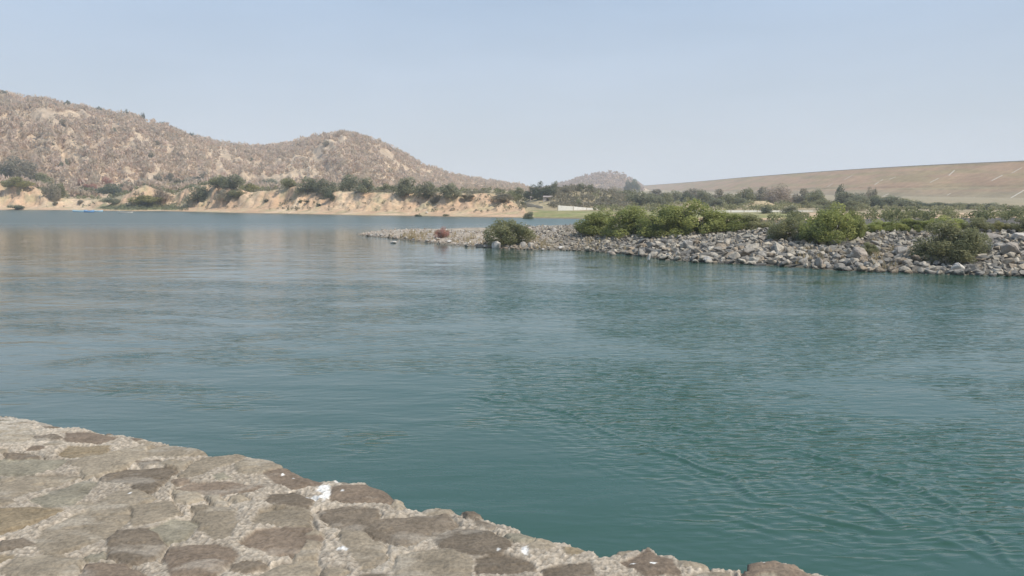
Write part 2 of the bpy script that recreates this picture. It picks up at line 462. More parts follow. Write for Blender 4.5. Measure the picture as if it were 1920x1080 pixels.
lines = [  # picture courses of the eddy lines, ripple count either side, height in metres
    ([(845, 742), (900, 747), (960, 755), (1060, 775), (1150, 812), (1250, 858), (1340, 885), (1385, 905), (1410, 930), (1460, 955), (1540, 975), (1640, 988), (1760, 992)], 1.0, 0.030),
    ([(1120, 690), (1200, 715), (1280, 760), (1370, 792), (1450, 800), (1520, 830)], 0.8, 0.022),
    ([(1180, 775), (1290, 805), (1380, 835), (1480, 845), (1560, 862), (1650, 892), (1730, 900)], 1.0, 0.026),
    ([(1440, 840), (1560, 870), (1680, 900), (1770, 935), (1830, 985), (1880, 1040), (1930, 1080)], 1.2, 0.034),
    ([(1450, 890), (1560, 920), (1660, 960), (1740, 1010), (1830, 1040), (1900, 1075)], 0.9, 0.026),
    ([(1640, 800), (1750, 850), (1850, 905), (1960, 960)], 1.0, 0.026),
    ([(155, 747), (230, 733), (330, 726), (430, 727)], 0.5, 0.020),
    ([(70, 695), (110, 684), (200, 669), (330, 668)], 0.5, 0.018),
    ([(640, 875), (665, 860), (690, 842), (696, 820), (660, 800)], 0.5, 0.020),
    ([(1130, 975), (1190, 985), (1260, 988)], 0.4, 0.016),
    ([(1240, 940), (1320, 960), (1400, 985), (1500, 1000)], 0.6, 0.014),
    ([(900, 560), (1050, 566), (1200, 560), (1350, 566)], 1.2, 0.02),
    ([(0, 528), (200, 530), (420, 535), (620, 540), (760, 537)], 1.6, 0.02),
    ([(1500, 560), (1650, 575), (1750, 590), (1900, 582)], 1.2, 0.02),
]
wx = X_ + 0.35 * fbm(X_ / 1.7, Y_ / 1.7, 3, 201); wy = Y_ + 0.35 * fbm(X_ / 1.7 + 9, Y_ / 1.7, 3, 202)
hw = np.zeros_like(X_); near = np.zeros_like(X_)
side_main = None
for i, (px, reach, amp) in enumerate(lines):
    p = wline(px)
    x0, x1, y0, y1 = p[:, 0].min() - 4, p[:, 0].max() + 4, p[:, 1].min() - 4, p[:, 1].max() + 4
    m = (X_ > x0) & (X_ < x1) & (Y_ > y0) & (Y_ < y1)
    d, arc, L = poly_dist(wx[m], wy[m], p)
    wl_ = 0.30 + 0.15 * (i % 3)
    endf = sst(0, 1.0, arc) * sst(0, 1.0, L - arc)
    breakup = 0.25 + 0.75 * sst(-0.5, 0.3, noise(arc / 1.3, d * 0.8, 230 + i))
    ridge = np.exp(-(d / 0.065) ** 2) * 1.0 - 0.6 * np.exp(-((d - 0.16) / 0.12) ** 2) + 0.5 * np.cos(d / wl_ * 2 * math.pi) * np.exp(-np.abs(d) / reach)
    hw[m] += 0.45 * amp * ridge * endf * breakup
    near[m] = np.maximum(near[m], np.exp(-(d / (reach * 1.3)) ** 2) * endf * 0.6)
# where the surface is ruffled: picture areas turned into distance along the river
uW = U_of(t_); 
vW = 368 + 1500 * CAM_Z / Y_      # rough row, only used to look the patches up
patch = fbm(X_ / 6.0, Y_ / 3.2, 4, 210)
patch2 = fbm((X_ + 0.5 * Y_) / 14.0, Y_ / 5.5, 4, 211)
main = wline([(500, 640), (700, 700), (845, 742), (960, 755), (1060, 775), (1150, 812), (1250, 858), (1340, 885), (1440, 945), (1640, 988), (2200, 1080)])
side = np.interp(X_, main[:, 0], main[:, 1])
beyond = sst(-0.8, 2.5, Y_ - side + 1.5 * patch) * sst(-9, 2, X_)
rough = 0.08 + 0.80 * beyond * (0.8 + 0.9 * patch) + 0.55 * sst(0.02, 0.35, patch) * (1 - beyond) * 0.8
band = np.exp(-((Y_ - 37 - 0.1 * X_) / 7.0) ** 2) * sst(-0.25, 0.15, patch2) + 0.9 * np.exp(-((Y_ - 55 + 0.22 * X_) / 5.0) ** 2) * sst(-0.2, 0.2, patch)
streak = sst(0.12, 0.42, fbm(X_ / 22 + 3, Y_ / 4.0 + 0.05 * X_, 4, 260)) * sst(26, 36, Y_) * sst(110, 80, Y_)
rough = rough * (1 + 0.10 * sst(20, 30, Y_) * sst(46, 40, Y_)) * (1 - 0.45 * sst(42, 48, Y_)) + 0.5 * band + 0.75 * streak
calm = sst(60, 76, Y_ - 0.0 * X_) * 0.75
rough = rough * (1 - calm * sst(-0.5, 0.2, 0.15 - patch2))
calm2 = sst(0.02, 0.3, fbm((X_ - 6) / 11, Y_ / 4.5, 3, 240)) * 0.65
rough = np.clip(rough * (1 - calm2) + near, 0.04, 1.25)
# short choppy ripples with crests lying across the current
ang = 0.5 * fbm(X_ / 9, Y_ / 9, 2, 220)
rx = X_ * np.cos(0.42) + Y_ * np.sin(0.42); ry = -X_ * np.sin(0.42) + Y_ * np.cos(0.42)
rip = ridged(rx / 1.25 + 0.4 * ang, ry / 0.45, 2, 221)
rip2 = noise(rx / 0.55, ry / 0.2, 224)
fade = sst(75, 30, Y_)
hw = hw + rough * fade * (0.010 * np.maximum(rip, -0.2) + 0.002 * rip2) + 0.012 * fbm(X_ / 3.5, Y_ / 2.2, 3, 226) * sst(200, 60, Y_)
hw *= sst(7.5, 9, Y_)

M_water, nt, b = mat('river_water')
a = attr(nt, 'rough')
b.inputs['IOR'].default_value = 1.38
nt.links.new(attr(nt, 'gloss').outputs['Fac'], b.inputs['Roughness'])
tc = N(nt, 'ShaderNodeTexCoord')
def wnoise(sc, stretch, rot, detail):
    mp = N(nt, 'ShaderNodeMapping'); mp.inputs['Rotation'].default_value = (0, 0, rot); mp.inputs['Scale'].default_value = stretch
    nt.links.new(tc.outputs['Object'], mp.inputs['Vector'])
    nz = N(nt, 'ShaderNodeTexNoise'); nz.inputs['Scale'].default_value = sc; nz.inputs['Detail'].default_value = detail
    nz.inputs['Distortion'].default_value = 0.3
    nt.links.new(mp.outputs['Vector'], nz.inputs['Vector']); return nz.outputs['Fac']
n1 = wnoise(2.6, (0.45, 1.5, 1), -0.32, 1.5)
n2 = wnoise(7.5, (0.6, 1.4, 1), 0.2, 2)
n3 = wnoise(0.6, (0.6, 1.6, 1), -0.1, 3)
rd = mathn(nt, 'ABSOLUTE', mathn(nt, 'SUBTRACT', n1, 0.5))
rd = mathn(nt, 'MULTIPLY', rd, -2.2)
s = mathn(nt, 'MULTIPLY_ADD', n2, 0.16, rd)
s = mathn(nt, 'MULTIPLY', s, a.outputs['Fac'])
s = mathn(nt, 'MULTIPLY_ADD', n3, 0.8, s)
bump(nt, b, s, 1.0, 0.050)
wc = attr(nt, 'tint')
nt.links.new(wc.outputs['Color'], b.inputs['Base Color'])
# turbid green teal body, blended greyer towards the left and paler with distance
wcol = np.broadcast_to(C(0.031, 0.080, 0.056), X_.shape + (3,)).copy()
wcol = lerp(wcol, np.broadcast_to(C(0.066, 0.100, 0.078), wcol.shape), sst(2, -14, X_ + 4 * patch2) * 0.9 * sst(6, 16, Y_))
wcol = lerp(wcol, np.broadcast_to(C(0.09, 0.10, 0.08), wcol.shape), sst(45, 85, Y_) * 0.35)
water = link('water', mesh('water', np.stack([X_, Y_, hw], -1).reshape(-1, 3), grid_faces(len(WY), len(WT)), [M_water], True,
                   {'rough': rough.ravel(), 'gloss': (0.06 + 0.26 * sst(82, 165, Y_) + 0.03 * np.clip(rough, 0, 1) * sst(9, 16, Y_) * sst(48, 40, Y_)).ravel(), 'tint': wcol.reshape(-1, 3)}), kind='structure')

# ------------------------------------------------------------------ stone paved wall top in the foreground
SLAB = 3.5
def c7(*p): return [(x / 3.0, 760 + y / 3.0) for x, y in p]
def c8(*p): return [(560 + x / 3.0, 840 + y / 3.0) for x, y in p]
def c9(*p): return [(1100 + x / 3.84, 950 + y / 3.84) for x, y in p]
GREYS = {'g': (0.225, 0.192, 0.146), 'd': (0.155, 0.128, 0.098), 'b': (0.175, 0.138, 0.105), 'l': (0.27, 0.232, 0.178), 'y': (0.235, 0.19, 0.128), 'u': (0.228, 0.208, 0.16)}
stones = [
 (c7((0,400),(440,398),(450,412),(300,460),(60,520),(0,515)),'g'), (c7((158,542),(480,424),(545,432),(470,522),(390,572),(262,577)),'u'),
 (c7((380,335),(700,262),(860,240),(830,300),(700,358),(560,398),(482,412),(455,360)),'l'), (c7((560,408),(700,362),(980,352),(1000,372),(890,450),(862,490),(762,482),(740,450),(560,428)),'d'),
 (c7((1010,402),(1130,312),(1290,290),(1400,297),(1270,350),(1062,416)),'g'), (c7((325,275),(390,225),(600,232),(610,285),(440,302)),'y'),
 (c7((370,150),(560,148),(650,190),(560,216),(380,202)),'b'), (c7((1320,352),(1400,320),(1540,326),(1582,350),(1450,392),(1340,392)),'l'),
 (c7((1500,382),(1600,352),(1720,382),(1795,440),(1650,462),(1540,432)),'b'), (c7((985,472),(1080,440),(1300,438),(1475,460),(1420,486),(1230,496),(1020,486)),'b'),
 (c7((0,592),(330,577),(345,602),(130,682),(0,722)),'y'), (c7((0,302),(340,302),(385,320),(300,368),(180,392),(0,385)),'u'),
 (c7((208,782),(260,702),(430,612),(700,612),(755,640),(600,752),(440,802),(270,852)),'g'), (c7((480,602),(650,502),(780,482),(875,530),(740,568),(680,622),(540,632)),'l'),
 (c7((980,490),(1120,490),(1132,530),(1050,552),(990,532)),'l'), (c7((1160,500),(1222,500),(1278,560),(1200,566)),'l'),
 (c7((740,575),(960,548),(1002,622),(920,652),(740,690)),'g'), (c7((1088,572),(1322,577),(1322,660),(1292,742),(1200,752),(1128,702)),'g'),
 (c7((605,762),(660,722),(845,702),(922,802),(850,872),(720,886),(620,852)),'d'), (c7((855,702),(960,652),(1080,642),(1112,672),(1030,752),(935,772)),'u'),
 (c7((928,862),(960,802),(1100,792),(1290,802),(1352,852),(1250,922),(1200,970),(980,970)),'b'), (c7((1430,662),(1470,587),(1560,572),(1740,582),(1748,682),(1640,686)),'g'),
 (c7((1348,772),(1450,712),(1600,692),(1760,702),(1812,742),(1740,812),(1640,832),(1470,822)),'b'), (c7((1490,542),(1520,502),(1640,492),(1762,532),(1730,572),(1600,566)),'d'),
 (c7((5,945),(100,872),(300,852),(470,872),(420,952),(200,995)),'l'), (c7((440,962),(500,902),(700,897),(810,960),(760,1000),(470,1000)),'b'),
 (c7((0,762),(120,752),(190,792),(0,832)),'d'), (c7((1450,962),(1560,892),(1780,852),(1802,902),(1740,982),(1450,1002)),'l'),
 (c7((30,275),(190,280),(215,300),(120,322),(40,310)),'d'), (c7((800,255),(1000,215),(1130,245),(1150,285),(1000,300),(830,290)),'g'),
 (c7((910,335),(960,315),(1075,322),(1040,358),(940,360)),'l'), (c7((0,120),(160,130),(200,170),(120,215),(0,210)),'l'), (c7((220,90),(330,100),(340,120),(260,130)),'d'),
 (c8((180,212),(380,200),(500,230),(552,272),(500,302),(300,306),(182,282)),'b'), (c8((100,342),(300,332),(442,342),(430,412),(340,462),(190,432)),'d'),
 (c8((360,452),(440,402),(620,382),(830,372),(892,432),(760,492),(560,542),(440,502)),'d'), (c8((768,512),(880,452),(1080,462),(1192,552),(1150,602),(880,602)),'d'),
 (c8((230,472),(350,472),(470,552),(482,612),(412,692),(330,642)),'g'), (c8((-130,330),(60,350),(72,440),(-60,446),(-140,400)),'g'),
 (c8((680,330),(800,314),(882,336),(840,366),(700,362)),'l'), (c8((1000,398),(1112,436),(1060,442),(1000,422)),'d'),
 (c8((560,602),(850,562),(960,622),(982,692),(900,765),(560,765),(540,682)),'g'), (c8((1002,622),(1180,602),(1280,642),(1322,682),(1020,702)),'d'),
 (c8((1380,682),(1480,645),(1640,650),(1660,740),(1400,765)),'d'), (c9((248,402),(380,352),(435,285),(505,332),(612,372),(652,482),(430,486)),'b'),
 (c9((1158,405),(1350,393),(1500,430),(1610,492),(1480,520),(1160,510)),'b'), (c8((-20,462),(120,472),(100,602),(-20,622)),'g'),
 (c9((740,470),(850,450),(1040,460),(1060,520),(760,530)),'g'), (c8((540,265),(570,262),(600,290),(605,325),(560,335),(535,310)),'l'),
 (c9((1205,475),(1300,465),(1400,485),(1400,530),(1210,530)),'l'),
]
edge_px = [(-700, 735), (-300, 752), (0, 779), (70, 788), (110, 797), (150, 799), (180, 806), (260, 822), (330, 836), (378, 848), (395, 856), (440, 855), (470, 859), (510, 868), (540, 877), (575, 893), (600, 901), (640, 899), (685, 903), (722, 915), (737, 927),
           (742, 934), (758, 940), (768, 950), (790, 952), (800, 947), (845, 949), (856, 958), (890, 963), (925, 978), (960, 986), (1000, 1008), (1020, 1014), (1060, 1016), (1090, 1030), (1112, 1033), (1126, 1047), (1146, 1043), (1160, 1033),
           (1200, 1031), (1213, 1024), (1228, 1030), (1234, 1040), (1252, 1039), (1290, 1052), (1330, 1062), (1375, 1066), (1400, 1070), (1402, 1056), (1450, 1052), (1490, 1061), (1520, 1077), (1560, 1082), (1700, 1120), (1900, 1180), (2300, 1290)]
ep = on_plane(np.array([a for a, b in edge_px]), np.array([b - 5 * min(1, max(0, (a - 850) / 300)) for a, b in edge_px]), SLAB)
ep = np.vstack([[-16.0, 11.5], ep, [9.5, 0.5], [14, -2]])
gx = np.concatenate([np.linspace(-14, -7, 70)[:-1], np.linspace(-7, -3.9, 210)[:-1], np.linspace(-3.9, 1.6, 740), np.linspace(1.6, 3.8, 140)[1:], np.linspace(3.8, 10, 60)[1:]])
gy = np.concatenate([np.linspace(-5, 1.0, 40)[:-1], np.linspace(1.0, 2.9, 120)[:-1], np.linspace(2.9, 5.75, 400), np.linspace(5.75, 8, 130)[1:], np.linspace(8, 11.8, 50)[1:]])
GX, GY = np.meshgrid(gx, gy)
jx = GX + 0.030 * fbm(GX * 7, GY * 7, 4, 301, 0.6); jy = GY + 0.030 * fbm(GX * 7 + 5, GY * 7, 4, 302, 0.6)
sd = np.full(GX.shape, -1.0); sid = np.full(GX.shape, -1, int)
def poly_sd(px, py, pts):
    inside = np.zeros(px.shape, bool); best = np.full(px.shape, 1e9)
    n = len(pts)
    for i in range(n):
        ax, ay = pts[i]; bx, by = pts[(i + 1) % n]
        dx, dy = bx - ax, by - ay
        k = np.clip(((px - ax) * dx + (py - ay) * dy) / (dx * dx + dy * dy + 1e-12), 0, 1)
        best = np.minimum(best, np.hypot(px - ax - k * dx, py - ay - k * dy))
        c = ((ay > py) != (by > py)) & (px < (bx - ax) * (py - ay) / ((by - ay) + 1e-12) + ax)
        inside ^= c
    return np.where(inside, best, -best)
allst = []
for px, c in stones:
    p = on_plane(np.array([a for a, b in px]), np.array([b for a, b in px]), SLAB)
    allst.append((p, GREYS[c]))
# more stones past the picture's edge, as in the paved part that is seen
_cc = [(*a.mean(0), (np.ptp(a[:, 0]) + np.ptp(a[:, 1])) / 4.6) for a, c in allst]
for _ in range(6000):
    cx, cy = rng.uniform(-13.5, 9.5), rng.uniform(-4.8, 11)
    if -3.7 < cx < 1.6 and 3.05 < cy < 5.5: continue
    r = rng.uniform(0.12, 0.24)
    k = rng.integers(5, 8); an = np.sort(rng.uniform(0, 2 * math.pi, k))
    if np.diff(np.append(an, an[0] + 2 * math.pi)).max() > 2.4: continue
    p = np.stack([cx + r * 1.25 * np.cos(an), cy + r * 0.8 * np.sin(an)], 1)
    if any((a - cx) ** 2 + (b_ - cy) ** 2 < (r + q_) ** 2 for a, b_, q_ in _cc): continue
    _cc.append((cx, cy, r * 0.85))
    allst.append((p, list(GREYS.values())[rng.integers(0, 6)]))
# small chinking stones wedged where the mortar bed would be wide
_seen = [(a[:, 0].min(), a[:, 0].max(), a[:, 1].min(), a[:, 1].max(), a) for a, c in allst]
for _ in range(2600):
    cx, cy = rng.uniform(-3.8, 1.7), rng.uniform(3.0, 5.6)
    r = rng.uniform(0.035, 0.09); okc = True
    for x0, x1, y0, y1, a in _seen:
        if x0 - r - .03 < cx < x1 + r + .03 and y0 - r - .03 < cy < y1 + r + .03:
            if poly_sd(np.array([cx]), np.array([cy]), a)[0] > -(r * 0.95 + 0.008): okc = False; break
    if not okc: continue
    k = rng.integers(4, 7); an = (np.arange(k) + rng.uniform(-.3, .3, k)) * 2 * math.pi / k
    p = np.stack([cx + r * 1.15 * np.cos(an), cy + r * 0.9 * np.sin(an)], 1)
    allst.append((p, list(GREYS.values())[rng.integers(0, 6)])); _seen.append((p[:, 0].min(), p[:, 0].max(), p[:, 1].min(), p[:, 1].max(), p))
scol = np.zeros(GX.shape + (3,))
for i, (p, c) in enumerate(allst):
    x0, y0 = p.min(0) - 0.03; x1, y1 = p.max(0) + 0.03
    ix = slice(np.searchsorted(gx, x0), np.searchsorted(gx, x1)); iy = slice(np.searchsorted(gy, y0), np.searchsorted(gy, y1))
    if ix.stop <= ix.start or iy.stop <= iy.start: continue
    d = poly_sd(jx[iy, ix], jy[iy, ix], p) + 0.012
    m = d > sd[iy, ix]
    sd[iy, ix] = np.where(m, d, sd[iy, ix]); sid[iy, ix] = np.where(m, i, sid[iy, ix])
    scol[iy, ix] = np.where(m[..., None], np.array(c) * rng.uniform(0.92, 1.1), scol[iy, ix])
st = sst(-0.004, 0.008, sd)
tiltx = rng.uniform(-0.035, 0.035, len(allst) + 1); tilty = rng.uniform(-0.035, 0.035, len(allst) + 1); lift = rng.uniform(-0.004, 0.011, len(allst) + 1)
cen = np.array([p.mean(0) for p, c in allst] + [[0, 0]])
hs = lift[sid] + tiltx[sid] * (GX - cen[sid, 0]) + tilty[sid] * (GY - cen[sid, 1])
hs = hs + 0.007 * (1 - np.exp(-np.maximum(sd, 0) / 0.03)) + 0.009 * fbm(GX * 7, GY * 11, 5, 311, 0.6) + 0.006 * np.round(1.5 * fbm(GX * 3, GY * 5, 3, 315)) 
grit = np.maximum(noise(GX * 42, GY * 42, 320), noise(GX * 61, GY * 61, 321) * 0.8)
hm = 0.014 * fbm(GX * 3, GY * 3, 4, 322) + 0.014 * grit + 0.004
z = SLAB + hm * (1 - st) + hs * st - 0.022 * np.exp(-((sd + 0.003) / 0.009) ** 2) * sst(-0.25, 0.40, noise(GX * 3, GY * 3, 330))
z += 0.02 * fbm(GX / 1.3, GY / 1.3, 3, 331)
# beyond the edge the wall drops to the river
ed, arc, L = poly_dist(GX + 0.006 * fbm(GX * 20, GY * 20, 2, 340), GY + 0.006 * fbm(GX * 20 + 3, GY * 20, 2, 341), [tuple(q) for q in ep])
out_ = -ed                      # positive outside, over the river
_closed = np.vstack([ep, [40, -40], [-40, -40], [-40, 11.5]])
out_ = np.where(poly_sd(GX, GY, _closed) > 0, -np.abs(ed), np.abs(ed))
drop = np.where(out_ > 0, -4.8 * np.clip(out_ / 0.30, 0, 3.0) ** 0.9, 0)
rnd = -0.014 * np.exp(-np.clip(-out_, 0, 1) / 0.03)
z = np.where(out_ > 0, np.maximum(SLAB - 0.020 + drop, -1.2), z + rnd)
mort = np.broadcast_to(C(0.31, 0.262, 0.205), GX.shape + (3,)) * (1 + 0.3 * fbm(GX * 1.6, GY * 1.6, 4, 349))[..., None] * (1 + 0.8 * grit + 0.4 * noise(GX * 90, GY * 90, 350))[..., None]
stc = scol * C(1.09, 1.05, 1.0) * (1 + 0.38 * fbm(GX * 5, GY * 8, 5, 351, 0.65) + 0.10 * noise(GX * 50, GY * 50, 352))[..., None]
col = mort * (1 - st[..., None]) + stc * st[..., None]
# lichen and cement smears: pale film on some stones, thicker at the far left
film = sst(0.10, 0.38, fbm(GX * 3.2, GY * 6.0, 5, 353)) * 0.35 + sst(-2.6, -3.4, GX) * sst(4.5, 5.2, GY) * sst(-0.25, 0.15, fbm(GX * 7, GY * 16, 4, 354)) * 0.85
col = lerp(col, np.broadcast_to(C(0.44, 0.39, 0.32), col.shape), np.clip(film, 0, 0.85))
for uu, vv, ru, rv in ((605, 918, 13, 8), (612, 928, 8, 10), (590, 934, 14, 3), (641, 1029, 14, 3.2), (984, 1032, 8, 8), (630, 903, 6, 3), (642, 921, 3, 2), (704, 1013, 3, 2), (1225, 1055, 7, 2.2), (1432, 1057, 3, 2), (400, 1097, 3, 2),
                       (1188, 1057, 7, 2), (345, 838, 18, 3), (244, 930, 3, 1.5), (934, 1034, 4, 3), (530, 891, 3, 2), (552, 897, 3, 1.6), (1193, 953, 1, 1)):
    if vv < 1080:
        c0 = on_plane(uu, vv, SLAB); ax = abs(on_plane(uu + ru, vv, SLAB)[0] - c0[0]); ay = abs(on_plane(uu, vv - rv, SLAB)[1] - c0[1])
        q = np.hypot((GX - c0[0]) / ax, (GY - c0[1]) / ay) + 0.6 * fbm(GX * 30, GY * 30, 3, 360)
        col = lerp(col, np.broadcast_to(C(0.72, 0.70, 0.66), col.shape), sst(1.05, 0.75, q) * 0.9)
crk = np.exp(-(noise(GX * 2.2 + 0.3 * noise(GX * 9, GY * 9, 4), GY * 3.5, 371) / 0.008) ** 2) * st * sst(0.1, 0.4, noise(GX * 1.3, GY * 1.3, 372))
z -= 0.008 * crk
M_pave, nt, b = mat('mortared_stone')
a = attr(nt, 'tint')
c1, f1 = tinted(nt, a.outputs['Color'], 55, 0.70, 1.3, 6)
c2, f2 = tinted(nt, c1, 9, 0.88, 1.12, 5)
nt.links.new(c2, b.inputs['Base Color']); b.inputs['Roughness'].default_value = 0.92; b.inputs['Specular IOR Level'].default_value = 0.2
bump(nt, b, f1, 0.8, 0.010)
link('stone_wall', mesh('stone_wall', np.stack([GX, GY, z], -1).reshape(-1, 3), grid_faces(len(gy), len(gx)), [M_pave], True, {'tint': col.reshape(-1, 3)}),
     label='broad wall top of flat grey brown stones set in pale gritty mortar beside the river', category='wall')

# ------------------------------------------------------------------ rocks
def hull(seed, n=13, sx=1, sy=0.8, sz=0.6, bevel=0.05, cuts=0):
    r = random.Random(seed); bm = bmesh.new()
    for i in range(n):
        while True:
            p = [r.uniform(-1, 1) for _ in range(3)]
            if 0.55 < math.sqrt(sum(q * q for q in p)) < 1.15: break
        bm.verts.new((p[0] * sx * .5, p[1] * sy * .5, p[2] * sz * .5))
    h = bmesh.ops.convex_hull(bm, input=bm.verts)
    bmesh.ops.delete(bm, geom=list({g for g in h['geom_interior'] + h['geom_unused'] if isinstance(g, bmesh.types.BMVert)}), context='VERTS')
    bmesh.ops.dissolve_limit(bm, angle_limit=R(14), verts=bm.verts, edges=bm.edges)
    if bevel:
        bmesh.ops.bevel(bm, geom=list(bm.edges), offset=bevel, segments=1, affect='EDGES')
    bmesh.ops.triangulate(bm, faces=bm.faces)
    if cuts:
        bmesh.ops.subdivide_edges(bm, edges=list(bm.edges), cuts=cuts, use_grid_fill=True)
        for v in bm.verts:
            k = 0.03 * math.sin(v.co.x * 11 + seed) * math.cos(v.co.y * 13 + v.co.z * 9)
            v.co += v.co.normalized() * (k + r.uniform(-0.012, 0.012))
    bm.normal_update()
    V = np.array([v.co[:] for v in bm.verts]); Fc = np.array([[v.index for v in f.verts] for f in bm.faces])
    bm.free(); return V, Fc
BIG = []
for i in range(14):
    V, Fc = hull(100 + i, 14, 1.15, 0.95, 0.75, 0.045, 1)
    BIG.append(mesh('boulder', V, Fc, [M_rock], False))
SMALL = [hull(300 + i, 12, 1.1, 0.9, 0.72, 0.0, 0) for i in range(16)]
cand = []
def scatter(n, u0, u1, s_lo, s_hi, yd0=-0.6, yd1=24, ptop=0):
    uu = rng.uniform(u0, u1, n * 3); 
    yf = Yw_of(ip(uu, SF)); yy = yf + rng.uniform(yd0, yd1, n * 3)
    keep = rng.uniform(0, 1, n * 3) < (yy / (yf + yd1))      # equal ground gets equal rock
    uu, yy = uu[keep][:n], yy[keep][:n]
    xx = TX(uu) * yy; zz = land(xx, yy)
    ok = (zz > -0.35) & (h_spit(uu, yy, xx) > -0.35)
    for x, y, z_, u_ in zip(xx[ok], yy[ok], zz[ok], uu[ok]):
        s_ = s_lo + (s_hi - s_lo) * rng.beta(1.3, 3.2)
        cand.append((x, y, z_, s_, u_))
scatter(2100, 1480, 2700, 0.4, 1.2, -0.7, 9)
scatter(11500, 1400, 2700, 0.25, 0.85, -0.5, 24)
scatter(420, 1180, 1500, 0.45, 1.35, -0.8, 8)
scatter(4800, 1130, 1480, 0.25, 0.8, -0.6, 27)
scatter(2600, 960, 1160, 0.2, 0.62, -0.6, 34)
scatter(1500, 680, 990, 0.12, 0.42, -0.8, 20)
scatter(130, 680, 1160, 0.35, 0.8, -0.8, 2.5)
cand = np.array(cand)
# drop crowded big ones so that boulders lie against, not inside, each other
order = np.argsort(-cand[:, 3]); cand = cand[order]
cells = {}
kept = []
for i, (x, y, z_, s_, u_) in enumerate(cand):
    gxk, gyk = int(x // 1.5), int(y // 1.5); okk = True
    for ax in (-1, 0, 1):
        for ay in (-1, 0, 1):
            for j in cells.get((gxk + ax, gyk + ay), ()):
                q = cand[j]
                if (q[0] - x) ** 2 + (q[1] - y) ** 2 < (0.33 * (q[3] + s_)) ** 2: okk = False; break
            if not okk: break
        if not okk: break
    if okk: cells.setdefault((gxk, gyk), []).append(i); kept.append(i)
cand = cand[kept]
vis = cand[:, 3] / cand[:, 1] * ((cand[:, 4] > 670) & (cand[:, 4] < 1915))
big_idx = set(np.argsort(-vis)[:285].tolist())
def rot_m(r_):
    a, b_, c = r_.uniform(-0.5, 0.5), r_.uniform(-0.5, 0.5), r_.uniform(0, 6.283)
    ca, sa, cb, sb, cc, sc = math.cos(a), math.sin(a), math.cos(b_), math.sin(b_), math.cos(c), math.sin(c)
    Rx = np.array([[1, 0, 0], [0, ca, -sa], [0, sa, ca]]); Ry = np.array([[cb, 0, sb], [0, 1, 0], [-sb, 0, cb]]); Rz = np.array([[cc, -sc, 0], [sc, cc, 0], [0, 0, 1]])
    return Rz @ Ry @ Rx
rr = random.Random(5)
sV, sF, sC = [], [], []; off = 0
pal = [1.0, 0.94, 0.85] * np.array([[0.30, 0.285, 0.26], [0.21, 0.20, 0.19], [0.38, 0.355, 0.31], [0.27, 0.26, 0.245], [0.33, 0.29, 0.24], [0.42, 0.395, 0.35]])
palw = np.array([[0.44, 0.37, 0.30], [0.50, 0.45, 0.39], [0.36, 0.29, 0.23], [0.55, 0.51, 0.46]])
nb = 0
ordn = ['first', 'second', 'third', 'fourth', 'fifth', 'sixth', 'seventh', 'eighth', 'ninth', 'tenth', 'eleventh', 'twelfth', 'thirteenth', 'fourteenth', 'fifteenth', 'sixteenth', 'seventeenth', 'eighteenth', 'nineteenth', 'twentieth',
        'twenty-first', 'twenty-second', 'twenty-third', 'twenty-fourth']
TONES = [('pale', (0.42, 0.37, 0.30)), ('grey', (0.285, 0.26, 0.225)), ('brownish', (0.31, 0.25, 0.185)), ('dark grey', (0.18, 0.168, 0.15))]
def tone_mat(name, col):
    m, nt, b = mat(name)
    oi = N(nt, 'ShaderNodeObjectInfo')
    k = mathn(nt, 'MULTIPLY_ADD', oi.outputs['Random'], 0.3, 0.85)
    vm = N(nt, 'ShaderNodeVectorMath', operation='SCALE'); vm.inputs[0].default_value = col; nt.links.new(k, vm.inputs['Scale'])
    c, f = tinted(nt, vm.outputs[0], 3.0, 0.55, 1.3, 7)
    nt.links.new(wet(nt, c), b.inputs['Base Color']); b.inputs['Roughness'].default_value = 0.85; b.inputs['Specular IOR Level'].default_value = 0.2
    bump(nt, b, f, 0.7, 0.06); return m
TONE_M = [tone_mat('rock_' + n.replace(' ', '_'), c) for n, c in TONES]
MARKS = [(760, 'on the tip of the spit'), (860, 'by the small red shrub'), (1010, 'around the lone bush'), (1100, 'between lone bush and long thicket'), (1200, "below the long thicket's left end"), (1330, "below the long thicket's middle"),
         (1440, "below the long thicket's right end"), (1510, 'left of the big dense bush'), (1600, 'below the big dense bush'), (1660, 'around the small sparse bush'), (1720, 'left of the big bank bush'),
         (1820, 'below the big bank bush'), (1870, 'right of the big bank bush'), (9999, 'near the largest slab')]
info = {}
for i in sorted(big_idx, key=lambda k: cand[k, 4]):
    x, y, z_, s_, u_ = cand[i]
    d_ = y - float(Yw_of(ip(u_, SF)))
    row = 'at the waterline' if d_ < 2.2 else ('low on the slope' if d_ < 7 else 'high on the slope')
    mk = next(m for lim, m in MARKS if u_ < lim)
    tn = rr.choices(range(4), (0.33, 0.32, 0.2, 0.15) if u_ > 1000 else (0.55, 0.15, 0.3, 0.0))[0]
    info[i] = (tn, row, mk)
tally = {}
for v_ in info.values(): tally[v_] = tally.get(v_, 0) + 1
seen = {}
